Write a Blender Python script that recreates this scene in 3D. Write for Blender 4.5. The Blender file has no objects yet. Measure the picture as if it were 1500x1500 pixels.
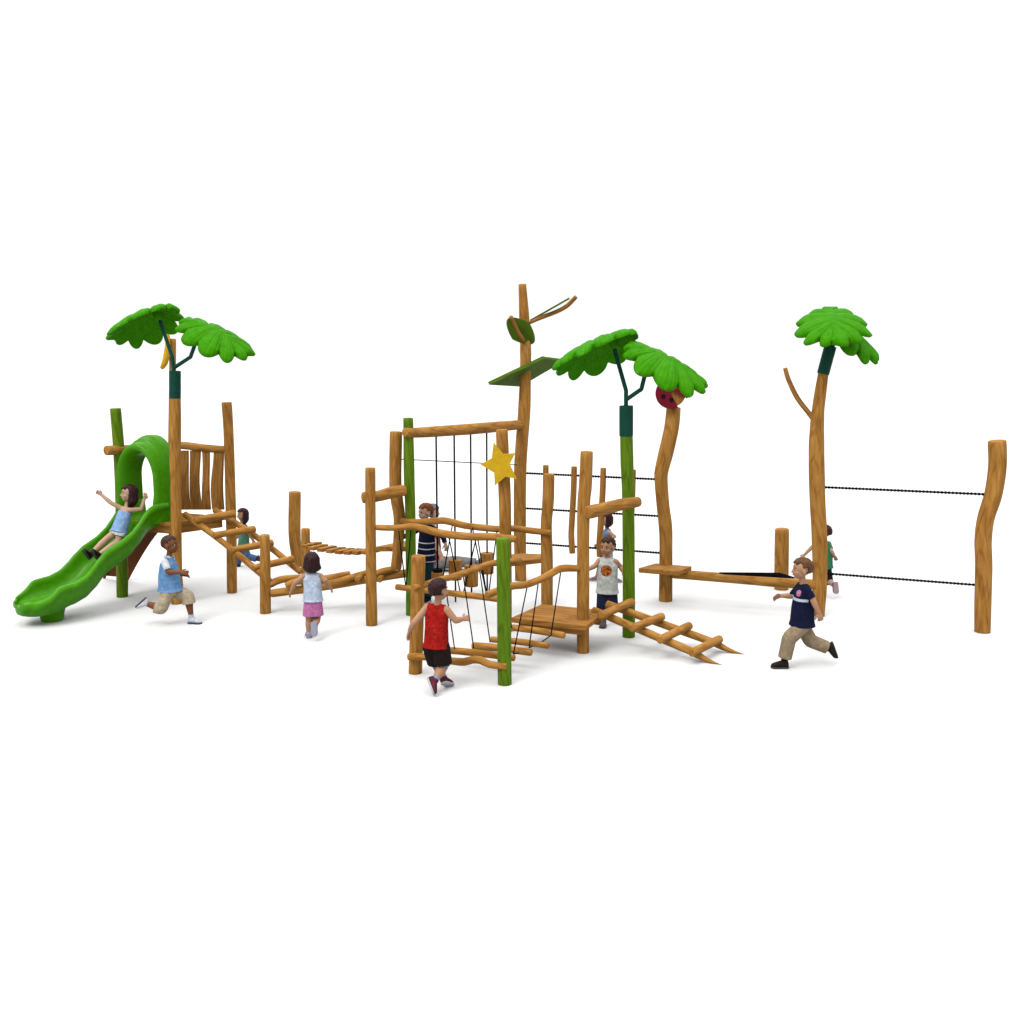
import bpy, math, random
from mathutils import Vector, Matrix, noise
random.seed(7)
SC = bpy.context.scene
COL = SC.collection

# ------------------------------------------------------------ camera
FPX, HC = 1500.0, 3.7
PIT = math.atan(235/1500)
cd = bpy.data.cameras.new('camera')
cam = bpy.data.objects.new('camera', cd); COL.objects.link(cam)
cam.location = (0, 0, HC)
cam.rotation_euler = (math.pi/2 - PIT, 0, 0)
cd.sensor_width = 36; cd.lens = 36; cd.clip_end = 3000
SC.camera = cam
# ------------------------------------------------------------ world: even white studio
W_ = bpy.data.worlds.new('World'); SC.world = W_; W_.use_nodes = True
_nt = W_.node_tree; _bg = _nt.nodes['Background']
_bg.inputs[0].default_value = (1, 1, 1, 1)
_tc = _nt.nodes.new('ShaderNodeTexCoord'); _sx = _nt.nodes.new('ShaderNodeSeparateXYZ'); _nt.links.new(_tc.outputs['Generated'], _sx.inputs[0])
_mr = _nt.nodes.new('ShaderNodeMapRange'); _mr.inputs['From Min'].default_value = .33; _mr.inputs['From Max'].default_value = 1.0
_mr.inputs['To Min'].default_value = 1.03; _mr.inputs['To Max'].default_value = 4.7
_nt.links.new(_sx.outputs[2], _mr.inputs['Value']); _nt.links.new(_mr.outputs[0], _bg.inputs[1])
# ------------------------------------------------------------ one big soft lamp, upper left in front
def area(name, loc, target, size, energy, color):
    l = bpy.data.lights.new(name, 'AREA'); l.shape = 'DISK'; l.size = size; l.energy = energy; l.color = color
    o = bpy.data.objects.new(name, l); COL.objects.link(o); o.location = loc
    o.rotation_euler = (Vector(target)-Vector(loc)).to_track_quat('-Z', 'Y').to_euler()
    return o
area('key_lamp', (-34, -30, 70), (0, 14, 0), 34, 60000, (1, .985, .95))
vs = SC.view_settings
vs.view_transform = 'Standard'; vs.look = 'None'; vs.gamma = 1; vs.use_curve_mapping = False; vs.exposure = 0.0

# ------------------------------------------------------------ pixel -> world helpers (photo pixels, 1500 x 1500)
_c, _s = math.cos(PIT), math.sin(PIT)
def ray(u, v):
    a = (u-750)/FPX; b = (750-v)/FPX
    return Vector((a, _c+b*_s, -_s+b*_c))
CAM = Vector((0, 0, HC))
def PZ(u, v, z=0.0):
    d = ray(u, v); return CAM + d*((z-HC)/d.z)
def PY(u, v, Y):
    d = ray(u, v); return CAM + d*(Y/d.y)
def mpx(Y): return Y/FPX*1.02

# ------------------------------------------------------------ materials
def mat(name, rgb, rough=.5, spec=.4, build=None):
    m = bpy.data.materials.new(name); m.use_nodes = True
    b = m.node_tree.nodes['Principled BSDF']
    b.inputs['Base Color'].default_value = (*rgb, 1); b.inputs['Roughness'].default_value = rough
    b.inputs['Specular IOR Level'].default_value = spec
    if build: build(m.node_tree, b)
    return m
def nd(nt, t, **k):
    n = nt.nodes.new(t)
    for a, v in k.items(): setattr(n, a, v)
    return n
def ramp(nt, fac, stops):
    r = nd(nt, 'ShaderNodeValToRGB'); e = r.color_ramp.elements
    while len(e) < len(stops): e.new(.5)
    for i, (p, c) in enumerate(stops): e[i].position = p; e[i].color = (*c, 1)
    nt.links.new(fac, r.inputs[0]); return r.outputs[0]
def noise_n(nt, vec, scale, detail=3, dist=0, rough=.5):
    n = nd(nt, 'ShaderNodeTexNoise'); n.inputs['Scale'].default_value = scale; n.inputs['Detail'].default_value = detail
    n.inputs['Distortion'].default_value = dist; n.inputs['Roughness'].default_value = rough
    nt.links.new(vec, n.inputs['Vector']); return n.outputs['Fac']
def mapped(nt, src, scale):
    m = nd(nt, 'ShaderNodeMapping'); m.inputs['Scale'].default_value = scale
    nt.links.new(src, m.inputs['Vector']); return m.outputs[0]
def mix(nt, mode, fac, a, b):
    m = nd(nt, 'ShaderNodeMix', data_type='RGBA', blend_type=mode)
    if isinstance(fac, (int, float)): m.inputs['Factor'].default_value = fac
    else: nt.links.new(fac, m.inputs['Factor'])
    for i, x in ((6, a), (7, b)):
        if isinstance(x, tuple): m.inputs[i].default_value = (*x, 1)
        else: nt.links.new(x, m.inputs[i])
    return m.outputs[2]
def bump(nt, b, h, strength, dist=.01):
    n = nd(nt, 'ShaderNodeBump'); n.inputs['Strength'].default_value = strength; n.inputs['Distance'].default_value = dist
    nt.links.new(h, n.inputs['Height']); nt.links.new(n.outputs[0], b.inputs['Normal'])
def wood_nodes(dark, mid, light, knot):
    def f(nt, b):
        at = nd(nt, 'ShaderNodeAttribute', attribute_name='grain').outputs['Vector']
        big = noise_n(nt, mapped(nt, at, (7, 7, 1.6)), 1.0, 3, 1.6)
        fib = noise_n(nt, mapped(nt, at, (55, 55, 4)), 1.0, 4, .6, .65)
        fl = noise_n(nt, mapped(nt, at, (16, 16, 5)), 1.0, 2, 3.0)
        c = ramp(nt, big, [(.30, dark), (.48, mid), (.68, light)])
        c = mix(nt, 'MULTIPLY', .55, c, ramp(nt, fib, [(.3, (.62, .55, .48)), (.6, (1, 1, 1))]))
        c = mix(nt, 'MIX', ramp(nt, fl, [(.60, (0, 0, 0)), (.75, (.42, .42, .42))]), c, knot)
        wv = nd(nt, 'ShaderNodeTexWave', wave_type='BANDS', bands_direction='DIAGONAL'); wv.inputs['Scale'].default_value = 1.0
        wv.inputs['Distortion'].default_value = 7; wv.inputs['Detail'].default_value = 2; wv.inputs['Detail Scale'].default_value = .8
        nt.links.new(mapped(nt, at, (9, 9, 1.3)), wv.inputs['Vector'])
        c = mix(nt, 'MULTIPLY', .8, c, ramp(nt, wv.outputs['Fac'], [(.0, (.72, .62, .52)), (.22, (1, 1, 1))]))
        nt.links.new(c, b.inputs['Base Color'])
        bump(nt, b, fib, .25, .004)
    return f
WOOD = mat('golden_wood', (.4, .18, .05), .6, .04, wood_nodes((0.1616, 0.0723, 0.0146), (0.2184, 0.1050, 0.0228), (0.2620, 0.1323, 0.0326), (0.2053, 0.0662, 0.0111)))
BOARD = mat('board_wood', (.3, .15, .05), .6, .04, wood_nodes((0.1445, 0.0638, 0.0134), (0.1959, 0.0915, 0.0210), (0.2378, 0.1128, 0.0278), (0.1819, 0.0573, 0.0105)))
GREENW = mat('green_stained_wood', (.08, .2, .01), .55, .05, wood_nodes((0.0444, 0.0975, 0.0028), (0.0580, 0.1155, 0.0042), (0.0743, 0.1263, 0.0056), (0.0618, 0.0884, 0.0028)))
GREENB = mat('green_board', (.08, .15, .02), .6, .03, wood_nodes((0.0362, 0.0734, 0.0040), (0.0448, 0.0864, 0.0059), (0.0552, 0.1037, 0.0086), (0.0362, 0.0648, 0.0040)))
def plastic(rgb, k=.12, sc=14):
    def f(nt, b):
        tc = nd(nt, 'ShaderNodeTexCoord').outputs['Object']
        n = noise_n(nt, tc, sc, 3)
        d = tuple(x*(1-k) for x in rgb); l = tuple(min(1, x*(1+k)) for x in rgb)
        nt.links.new(ramp(nt, n, [(.3, d), (.7, l)]), b.inputs['Base Color'])
        bump(nt, b, noise_n(nt, tc, 120, 2), .06, .002)
    return f
def P(name, rgb, rough=.42, spec=.4, k=.1): return mat(name, rgb, rough, spec, plastic(rgb, k))
SLIDE = P('slide_green', (.031, .142, .0008), .30, .09)
def leaf_nodes(nt, b):
    at = nd(nt, 'ShaderNodeAttribute', attribute_name='grain').outputs['Vector']
    wv = nd(nt, 'ShaderNodeTexWave', wave_type='BANDS', bands_direction='X'); wv.inputs['Scale'].default_value = 9.0
    wv.inputs['Distortion'].default_value = 1.2; wv.inputs['Detail'].default_value = 1; wv.inputs['Detail Scale'].default_value = 2
    nt.links.new(at, wv.inputs['Vector'])
    n = noise_n(nt, nd(nt, 'ShaderNodeTexCoord').outputs['Object'], 12, 3)
    c = ramp(nt, n, [(.3, (.020, .120, .0005)), (.7, (.027, .150, .0008))])
    c = mix(nt, 'MULTIPLY', .4, c, ramp(nt, wv.outputs['Fac'], [(.0, (.55, .68, .6)), (.3, (1, 1, 1))]))
    nt.links.new(c, b.inputs['Base Color']); bump(nt, b, wv.outputs['Fac'], .3, .01)
LEAFM = mat('leaf_green', (.03, .12, .001), .55, .02, leaf_nodes)
DKG = P('dark_green_metal', (.0025, .032, .021), .4, .06)
BROWN = P('brown_plastic', (.075, .024, .007), .5, .05)
ROPE = P('black_rope', (.003, .003, .004), .85, .02, .3)
YEL = P('yellow_plastic', (.32, .20, .009), .55, .03)
YELB = P('banana_yellow', (.34, .20, .010), .5, .04)
RED = P('crimson_plastic', (.088, .005, .012), .55, .03)
BLK = P('black_plastic', (.004, .004, .005), .6, .03)
def ground_nodes(nt, b):
    tc = nd(nt, 'ShaderNodeTexCoord').outputs['Object']
    nt.links.new(ramp(nt, noise_n(nt, tc, .6, 4), [(.3, (.385, .385, .385)), (.7, (.392, .392, .392))]), b.inputs['Base Color'])
GROUND = mat('white_floor', (.388, .388, .388), .9, .0, ground_nodes)

# ------------------------------------------------------------ mesh helpers
def link_mesh(name, verts, faces, m, parent=None, base=None, grain=None, smooth=True, sharp=40, midx=None):
    """verts in world space; stored relative to the thing's base"""
    base = Vector(base) if base is not None else (Vector(parent['_b']) if parent else Vector((0, 0, 0)))
    me = bpy.data.meshes.new(name)
    me.from_pydata([tuple(Vector(v)-base) for v in verts], [], faces)
    if grain:
        a = me.attributes.new('grain', 'FLOAT_VECTOR', 'POINT')
        for i, g in enumerate(grain): a.data[i].vector = g
    for x in (m if isinstance(m, (list, tuple)) else [m]): me.materials.append(x)
    if midx: me.polygons.foreach_set('material_index', midx)
    me.polygons.foreach_set('use_smooth', [smooth]*len(me.polygons))
    me.update()
    if smooth and sharp: me.set_sharp_from_angle(angle=math.radians(sharp))
    o = bpy.data.objects.new(name, me); COL.objects.link(o)
    if parent: o.parent = parent
    else: o.location = base
    o['_b'] = tuple(base)
    return o
def tag(o, label, cat, group=None):
    o['label'] = label; o['category'] = cat
    if group: o['group'] = group
    return o
def thing(name, base, label, cat, group=None):
    o = bpy.data.objects.new(name, None); COL.objects.link(o); o.location = base; o['_b'] = tuple(base)
    o.empty_display_size = .1
    return tag(o, label, cat, group)

def catmull(P_, R_, step):
    n = len(P_)
    if n == 2:
        k = max(2, int((P_[1]-P_[0]).length/step)+1)
        return [P_[0].lerp(P_[1], i/k) for i in range(k+1)], [R_[0]+(R_[1]-R_[0])*i/k for i in range(k+1)]
    op, orr = [], []
    for i in range(n-1):
        p0 = P_[i-1] if i else P_[0]*2-P_[1]; p1 = P_[i]; p2 = P_[i+1]; p3 = P_[i+2] if i+2 < n else P_[-1]*2-P_[-2]
        k = max(2, int((p2-p1).length/step)+1)
        for j in range(k):
            t = j/k
            op.append(.5*((2*p1)+(-p0+p2)*t+(2*p0-5*p1+4*p2-p3)*t*t+(-p0+3*p1-3*p2+p3)*t**3))
            orr.append(R_[i]+(R_[i+1]-R_[i])*(3*t*t-2*t**3))
    op.append(P_[-1]); orr.append(R_[-1])
    return op, orr
def tube(pts, radii, seg=20, bev=.28, step=.07, wob=.03, flat=1.0):
    """round log through pts with rounded ends; returns verts, faces, grain"""
    pts = [Vector(p) for p in pts]
    if isinstance(radii, (int, float)): radii = [radii]*len(pts)
    c, r = catmull(pts, list(radii), step)
    T = [(c[min(i+1, len(c)-1)]-c[max(i-1, 0)]).normalized() for i in range(len(c))]
    rings = []
    def endr(i, sgn, lo):
        out = []
        for a in (90, 80, 55, 28):
            a = math.radians(a); rr = r[i]*(1-bev+bev*math.cos(a)) if a < 1.5 else r[i]*(1-bev)*.55
            out.append((c[i]+T[i]*sgn*(-r[i]*bev*(1-math.sin(a))), rr, T[i]))
        return out
    st = endr(0, -1, True)
    en = endr(-1, 1, False)
    L = (c[1]-c[0]).length
    rings += st
    for i in range(len(c)):
        if (i == 0 or i == len(c)-1): continue
        if (c[i]-c[0]).length < r[0]*bev or (c[i]-c[-1]).length < r[-1]*bev: continue
        rings.append((c[i], r[i], T[i]))
    rings += en[::-1]
    V, G = [], []
    ref = Vector((0, 0, 1)) if abs(T[0].z) < .8 else Vector((1, 0, 0))
    nrm = (ref - T[0]*ref.dot(T[0])).normalized()
    off = random.uniform(0, 40); ox, oy = random.uniform(0, 9), random.uniform(0, 9); s = 0; prev = None
    for p, rr, t in rings:
        nrm = (nrm - t*nrm.dot(t)).normalized(); bn = t.cross(nrm)
        if prev is not None: s += (p-prev).length
        prev = p
        for k in range(seg):
            a = 2*math.pi*k/seg; ca, sa = math.cos(a), math.sin(a)
            w = 1+wob*noise.noise((ca*.9+ox, sa*.9+oy, (s+off)*1.5)) if wob else 1
            V.append(p+(nrm*ca+bn*sa*flat)*rr*w); G.append((ca*rr+ox, sa*rr+oy, s+off))
    Fc = []
    n = len(rings)
    for i in range(n-1):
        for k in range(seg):
            k2 = (k+1) % seg
            Fc.append((i*seg+k, i*seg+k2, (i+1)*seg+k2, (i+1)*seg+k))
    for end, i in ((0, 0), (1, n-1)):
        V.append(rings[i][0]); G.append((ox, oy, off+(s if end else 0))); ci = len(V)-1
        for k in range(seg):
            k2 = (k+1) % seg
            Fc.append((ci, i*seg+k2, i*seg+k) if not end else (ci, i*seg+k, i*seg+k2))
    return V, Fc, G
def log(name, pts, radii, m=WOOD, parent=None, base=None, **k):
    V, Fc, G = tube(pts, radii, **k)
    return link_mesh(name, V, Fc, m, parent, base, G)
def pxlog(pl, Y0, Y1=None):
    """[(u,v,w px)] -> points, radii, the depth running from Y0 to Y1 along the list (perspective-correct)"""
    Y1 = Y0 if Y1 is None else Y1
    d = [0]
    for a, b in zip(pl, pl[1:]): d.append(d[-1]+math.hypot(b[0]-a[0], b[1]-a[1]))
    P_, R_ = [], []
    for (u, v, w), x in zip(pl, d):
        t = x/d[-1]; Y = 1/((1-t)/Y0+t/Y1)
        P_.append(PY(u, v, Y)); R_.append(w/2*mpx(Y))
    return P_, R_
def joinm(parts):
    V, Fc, G = [], [], []
    for p in parts:
        o = len(V); V += p[0]; Fc += [tuple(i+o for i in f) for f in p[1]]
        G += (p[2] if len(p) > 2 else [(0, 0, 0)]*len(p[0]))
    return V, Fc, G
def prism(poly, nrm, th, bev=.006):
    """solid plate: poly (world points), thickness th along -nrm, small bevelled rim"""
    poly = [Vector(p) for p in poly]; nrm = Vector(nrm).normalized(); n = len(poly)
    cen = sum(poly, Vector())/n
    def ins(d): return [p+(cen-p).normalized()*d for p in poly]
    rings = [ins(bev), [p-nrm*bev for p in poly], [p-nrm*(th-bev) for p in poly], [p-nrm*th for p in ins(bev)]]
    V = [p for r in rings for p in r]
    ax = (poly[1]-poly[0]).normalized(); ay = nrm.cross(ax); off = random.uniform(0, 30)
    G = [((v-cen).dot(ay)+off, (v-cen).dot(nrm), (v-cen).dot(ax)+off) for v in V]
    Fc = [tuple(range(n))[::-1], tuple(range(3*n, 4*n))]
    for i in range(3):
        for k in range(n):
            k2 = (k+1) % n
            Fc.append((i*n+k, i*n+k2, (i+1)*n+k2, (i+1)*n+k))
    a = V[0]; fn = (V[1]-V[0]).cross(V[2]-V[0])
    if fn.dot(nrm) > 0: Fc = [f[::-1] for f in Fc]; 
    return V, Fc, G
def fix_normals(o):
    import bmesh
    bm = bmesh.new(); bm.from_mesh(o.data); bmesh.ops.recalc_face_normals(bm, faces=bm.faces); bm.to_mesh(o.data); bm.free()
    return o
def plate(name, poly, nrm, th, m, parent=None, base=None):
    V, Fc, G = prism(poly, nrm, th)
    return fix_normals(link_mesh(name, V, Fc, m, parent, base, G, smooth=False))
def deck(name, A, B, C, D, th, m, n, parent=None, base=None):
    """quad A-B-C-D split into n boards that run parallel to A-B"""
    A, B, C, D = map(Vector, (A, B, C, D)); parts = []
    up = (B-A).cross(D-A).normalized()
    if up.z < 0: up = -up
    for i in range(n):
        t0, t1 = i/n+.008/n*4, (i+1)/n-.008/n*4
        parts.append(prism([A.lerp(D, t0), B.lerp(C, t0), B.lerp(C, t1), A.lerp(D, t1)], up, th, .005))
    V, Fc, G = joinm(parts)
    return fix_normals(link_mesh(name, V, Fc, m, parent, base, G, smooth=False))
def gnd(p): return (p.x, p.y, 0)

# ------------------------------------------------------------ ground
S = 400
gv = [(-S, -60, 0), (S, -60, 0), (S, 900, 0), (-S, 900, 0)]
g = link_mesh('ground', gv, [(0, 1, 2, 3)], GROUND, smooth=False); g['kind'] = 'structure'

# ------------------------------------------------------------ posts: each stands in the ground by itself
def post(pl, label, m=WOOD, name='wooden_post', ground=True, Y=None, bev=.22, part=None, cat='post'):
    b = PZ(pl[-1][0], pl[-1][1]) if Y is None else None
    Yb = b.y if b else Y
    pts, rad = pxlog(pl, Yb)
    if b: pts[-1] = Vector((b.x, b.y, -.03))
    o = log(name, pts[::-1], rad[::-1], m, part, None if part else (pts[-1].x, Yb, 0 if b else pts[-1].z), bev=bev, wob=.05)
    if not part: tag(o, label, cat, 'wooden posts of the climbing course')
    return o, Yb
post([(388, 783, 14), (388.5, 840, 15.4), (389, 898, 16)], 'thin wooden post at the foot of the log ladder, behind the running boy')
post([(432, 720, 17.5), (431.5, 780, 17.5), (434, 810, 16.5), (437, 829, 15)], 'thick short post standing far behind the girl in the pink skirt')
post([(447.5, 774, 12.8), (448, 868, 14)], 'low thin post where the stepping plank bridge begins')
post([(542.5, 685, 15), (543, 780, 15.5), (544.5, 915.5, 17)], 'tall straight wooden post with a thick log end sticking out on its left')
post([(598, 612, 14.5), (599.5, 700, 16), (601, 753, 15.6), (602, 850, 15), (602, 900.6, 15)], 'tall green painted post carrying the left end of the hanging beam', GREENW)
post([(735, 629, 17.5), (737, 680, 17.5), (740, 753, 17.8), (741, 925, 18)], 'tall wooden post behind the yellow star')
post([(804, 694, 16.4), (803, 735, 16.5), (800, 768, 16.5), (801, 820, 17.5), (801.5, 920, 17)], 'slightly bent wooden post at the back corner of the low deck')
post([(859.5, 661, 18.6), (857.5, 710, 19), (854.5, 760, 18.5), (854, 955.5, 18.3)], 'tall wooden post at the front corner of the low deck')
post([(736.5, 788, 20), (738, 880, 20.4), (739.5, 1002, 21)], 'short green painted post nearest the camera, below the yellow star', GREENW)
post([(613, 813.6, 20.5), (611, 900, 20), (608, 985.6, 20)], 'short thick post beside the boy in the red tank top')
post([(987, 596, 20.5), (983.5, 627, 21), (975.5, 663, 21.5), (969, 690, 20.5), (968.5, 705, 19.5), (971, 740, 19), (974.5, 770, 20), (975.5, 800, 19.5), (975, 880, 20)], 'S-shaped wooden post with the ladybird on its top')
post([(1145.5, 774, 20.5), (1145, 820, 20.5), (1144.5, 863, 20.4)], 'short post standing behind the balance beam on the right')
post([(1460.5, 645, 25), (1461, 683, 25), (1455, 724, 24.5), (1444, 760, 23.5), (1440, 793, 24), (1441, 832, 24), (1440, 880, 23.5), (1439, 925.6, 22.5)], 'wavy thick post at the far right end of the chains')
post([(580, 632, 18), (579, 700, 18), (581, 730, 18), (585, 760, 17), (583, 800, 15.5), (580, 834, 16)], 'kinked thick post between the straight post and the green one', Y=14.25)

# ------------------------------------------------------------ tower on the left
gG, gP, gR = PZ(179, 874), PZ(259, 884), PZ(340, 868)
gB = gG+gR-gP
tw = thing('play_tower', (gG+gR)/2, 'wooden lookout tower with a slatted railing and square platform on the left', 'tower')
post([(169, 598, 15.5), (174, 660, 15.5), (177, 720, 16), (178.5, 800, 16), (179, 874, 16)], '', GREENW, 'post', part=tw)[0]['label'] = 'green painted corner post'
post([(332, 589, 14.5), (335, 640, 14), (338, 740, 15), (340, 868, 14.7)], '', WOOD, 'post', part=tw)
ptop = PY(253, 496, gB.y)
log('post', [(gB.x, gB.y, -.03), (gB.x-.03, gB.y, 1.2), (ptop.x, gB.y, ptop.z)], [.075, .072, .05], WOOD, tw)
zt = 1.2
def inset(p, q, d): return p+(q-p).normalized()*d
cn = [Vector((p.x, p.y, zt)) for p in (gG, gP, gR, gB)]
cc = sum(cn, Vector())/4
q = [p+(cc-p).normalized()*.02 for p in cn]
deck('platform', q[1], q[2], q[3], q[0], .05, BOARD, 7, tw)
for i in range(4):
    a, b = q[i], q[(i+1) % 4]; mid = (cc-(a+b)/2).normalized()*.03
    d = (b-a).normalized()*.07
    plate('joist', [a+d+mid+Vector((0, 0, -.053)), b-d+mid+Vector((0, 0, -.053)), b-d+mid*2.2+Vector((0, 0, -.053)), a+d+mid*2.2+Vector((0, 0, -.053))], (0, 0, 1), .11, BOARD, tw)
# back railing (right post -> back post)
zr = 2.26
ra, rb = Vector((gR.x, gR.y, zr-.03)), Vector((gB.x, gB.y, zr))
rail = log('rail', [ra+(ra-rb).normalized()*.02, ra.lerp(rb, .35)+Vector((0, 0, -.008)), ra.lerp(rb, .7)+Vector((0, 0, .006)), rb], [.055, .06, .06, .052], WOOD, tw)
def slat(u0, u1, v0, v1, wtop, wbot, sway):
    """upright board of uneven outline standing on the platform edge below the rail"""
    a = []
    n = 9
    def at(u, v):
        d = ray(u, v); e = (rb-ra); e.z = 0; nn = e.cross(Vector((0, 0, 1)))
        return CAM+d*((ra-CAM).dot(nn)/d.dot(nn))
    L, R = [], []
    for i in range(n+1):
        t = i/n; uc = u0+(u1-u0)*t+sway*math.sin(t*math.pi*1.6+sway); w = wtop+(wbot-wtop)*t+1.0*math.sin(t*5+sway*3)
        v = v0+(v1-v0)*t
        L.append(at(uc-w/2, v)); R.append(at(uc+w/2, v))
    e = (rb-ra); e.z = 0; nn = e.cross(Vector((0, 0, 1))).normalized()
    V = []
    for p in L: V += [p-nn*.018, p+nn*.018]
    for p in R: V += [p-nn*.018, p+nn*.018]
    m_ = 2*(n+1); Fc = []
    for i in range(n):
        for a_, b_ in ((2*i, 2*i+2),):
            Fc += [(a_, a_+1, b_+1, b_), (m_+a_, m_+b_, m_+b_+1, m_+a_+1), (a_, b_, m_+b_, m_+a_), (a_+1, m_+a_+1, m_+b_+1, b_+1)]
    Fc += [(0, m_, m_+1, 1), (2*n, 2*n+1, m_+2*n+1, m_+2*n)]
    off = random.uniform(0, 30)
    G = [((v-ra).dot(e.normalized())+off, (v-ra).dot(nn), v.z+off) for v in V]
    return fix_normals(link_mesh('slat', V, Fc, BOARD, tw, None, G, smooth=False))
for (u0, u1, wt, wb, sw) in ((269, 271, 11, 14.5, 1.2), (285, 287.5, 13.5, 14, -1.3), (301, 303, 9, 10.5, .9), (319, 319.5, 14, 16, 1.5)):
    slat(u0, u1, 660, 746.5, wt, wb, sw)
# side rail with the log end that sticks out past the green post
sa = PY(155, 660, gG.y-.20); sb = Vector((gB.x, gB.y, 2.22))
log('rail', [sa, sa.lerp(sb, .4), sb], [.072, .068, .06], WOOD, tw, bev=.2)

# brown climbing panel on the back left side
cp0, cp1 = Vector((gG.x, gG.y, 1.16)), Vector((gB.x, gB.y, 1.16))
out = Vector((gG.x-gP.x, gG.y-gP.y, 0)).normalized()
cl = []
b0 = PZ(151, 847.5); b1 = PZ(188, 850.5)
for i in range(13):
    t = i/12
    bul = .16*math.sin(t*math.pi)
    a_ = cp0.lerp(cp1, .12).lerp(b0, t)+Vector((0, 0, bul)); b_ = cp1.lerp(b1, t)+Vector((0, 0, bul*.6))
    cl.append((a_, b_))
V, Fc = [], []
prof = [(0, .05), (0, -.05), (.10, -.05), (.14, .0), (.86, .0), (.90, -.05), (1, -.05), (1, .05), (.93, .05), (.9, .04), (.1, .04), (.07, .05)]
for a_, b_ in cl:
    nn = Vector((0, 0, 1))
    for t, h in prof: V.append(a_.lerp(b_, t)+nn*(h+.05))
n = len(prof)
for i in range(12):
    for k in range(n): Fc.append((i*n+k, i*n+(k+1) % n, (i+1)*n+(k+1) % n, (i+1)*n+k))
Fc += [tuple(range(n))[::-1], tuple(range(12*n, 13*n))]
o = fix_normals(link_mesh('climbing_ramp', V, Fc, BROWN, None, (b0+b1)/2, smooth=True, sharp=35))
tag(o, 'dark brown curved plastic ramp leaning against the tower behind the slide', 'climbing ramp')

# ------------------------------------------------------------ slide
T0 = Vector(((gG.x+gP.x)/2, (gG.y+gP.y)/2, 0)); SD = Vector((-.60, -.80, 0)); SW = Vector((.80, -.60, 0))
def SLP(u, v, o):
    d = ray(u, v); k = SW.dot(T0)+o-SW.dot(CAM); return CAM+d*(k/SW.dot(d))
def lerpt(tab, s):
    for (a, x), (b, y) in zip(tab, tab[1:]):
        if s <= b:
            t = max(0, (s-a)/(b-a)); t = t*t*(3-2*t)*.35+t*.65; return x+(y-x)*t
    return tab[-1][1]
RZ = [(-.2, 1.46), (0, 1.45), (.12, 1.41), (.2, 1.34), (.32, 1.2), (.43, 1.09), (.6, .985), (.8, .90), (.95, .785), (1.05, .68), (1.18, .58), (1.35, .525), (1.55, .51), (1.60, .49), (1.66, .42), (1.76, .365), (1.86, .335), (1.97, .325)]
BZ = [(-.2, 1.2), (0, 1.2), (.12, 1.15), (.3, .97), (.45, .83), (.62, .735), (.8, .64), (1.0, .46), (1.15, .36), (1.35, .30), (1.6, .275), (1.97, .265)]
sl = thing('slide', T0+SD*1.5, 'bright green wavy plastic slide with an arched entrance hood', 'slide')
V, Fc = [], []
ns = 70
def smooth_tab(tab, s): return sum(lerpt(tab, s+d) for d in (-.03, -.015, 0, .015, .03))/5
for i in range(ns+1):
    s = -.22+2.14*i/ns
    rz, bz = smooth_tab(RZ, s), smooth_tab(BZ, s)
    fl = max(0, min(1, (s-1.2)/.5)); hw = .285+.03*fl*fl*(3-2*fl)
    wv = .02*math.sin(s*6.0)
    e = max(0, (s-1.56)/.36); hw *= max(.1, 1-(.955*e)**4)**.5 if e > 0 else 1; bz += .02*e**3
    hw += wv
    h = rz-bz; cen = T0+SD*s-SW*.03
    lip = .056
    inner = [(-1, 1.0), (-.985, .75), (-.95, .45), (-.86, .2), (-.7, .05), (-.45, -.01), (-.15, 0)]
    half = [(x*hw, bz+y*h) for x, y in inner]
    half = [(-hw-.012, rz+.022), (-hw-lip*.5, rz+.034), (-hw-lip, rz+.022), (-hw-lip*1.35, rz-.02), (-hw-lip*1.25, rz-.06), (-hw-lip*.8, rz-.085), (-hw-.035, bz+h*.35), (-hw*.93, bz-.06-.05*min(1, max(0, (s-1.4)*4))), (-hw*.6, bz-.085-.05*min(1, max(0, (s-1.4)*4))), (-hw*.2, bz-.085-.05*min(1, max(0, (s-1.4)*4)))][::-1] + half
    full = half + [(-x, y) for x, y in half[::-1]]
    for x, y in full: V.append(cen+SW*x+Vector((0, 0, y)))
n = len(full)
for i in range(ns):
    for k in range(n): Fc.append((i*n+k, (i+1)*n+k, (i+1)*n+(k+1) % n, i*n+(k+1) % n))
Fc.append(tuple(range(n)))
# rounded exit lip: last ring swept forward and closed
last = ns*n
for j, (ds, sh) in enumerate(((.03, .93), (.05, .8), (.06, .5))):
    c0 = sum((V[last+k] for k in range(n)), Vector())/n
    for k in range(n):
        p = V[last+k]; V.append(c0+(p-c0)*sh+SD*ds)
for j in range(3):
    a_ = last+j*n
    for k in range(n): Fc.append((a_+k, a_+n+k, a_+n+(k+1) % n, a_+(k+1) % n))
Fc.append(tuple(range(last+3*n, last+4*n))[::-1])
fix_normals(link_mesh('chute', V, Fc, SLIDE, sl, smooth=True, sharp=75))
# foot under the exit
V, Fc = [], []
fc_ = T0+SD*1.50-SW*.05
rr = [(0, .15, .17), (.025, .165, .185), (.10, .175, .20), (.17, .20, .22), (.24, .25, .25)]
for z, ax, ay in rr:
    for k in range(28):
        a = 2*math.pi*k/28; V.append(fc_+SW*ax*math.cos(a)+SD*ay*math.sin(a)*.8+Vector((0, 0, z)))
for i in range(len(rr)-1):
    for k in range(28): Fc.append((i*28+k, i*28+(k+1) % 28, (i+1)*28+(k+1) % 28, (i+1)*28+k))
Fc += [tuple(range(28))[::-1], tuple(range((len(rr)-1)*28, len(rr)*28))]
fix_normals(link_mesh('foot', V, Fc, SLIDE, sl, sharp=60))
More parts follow.
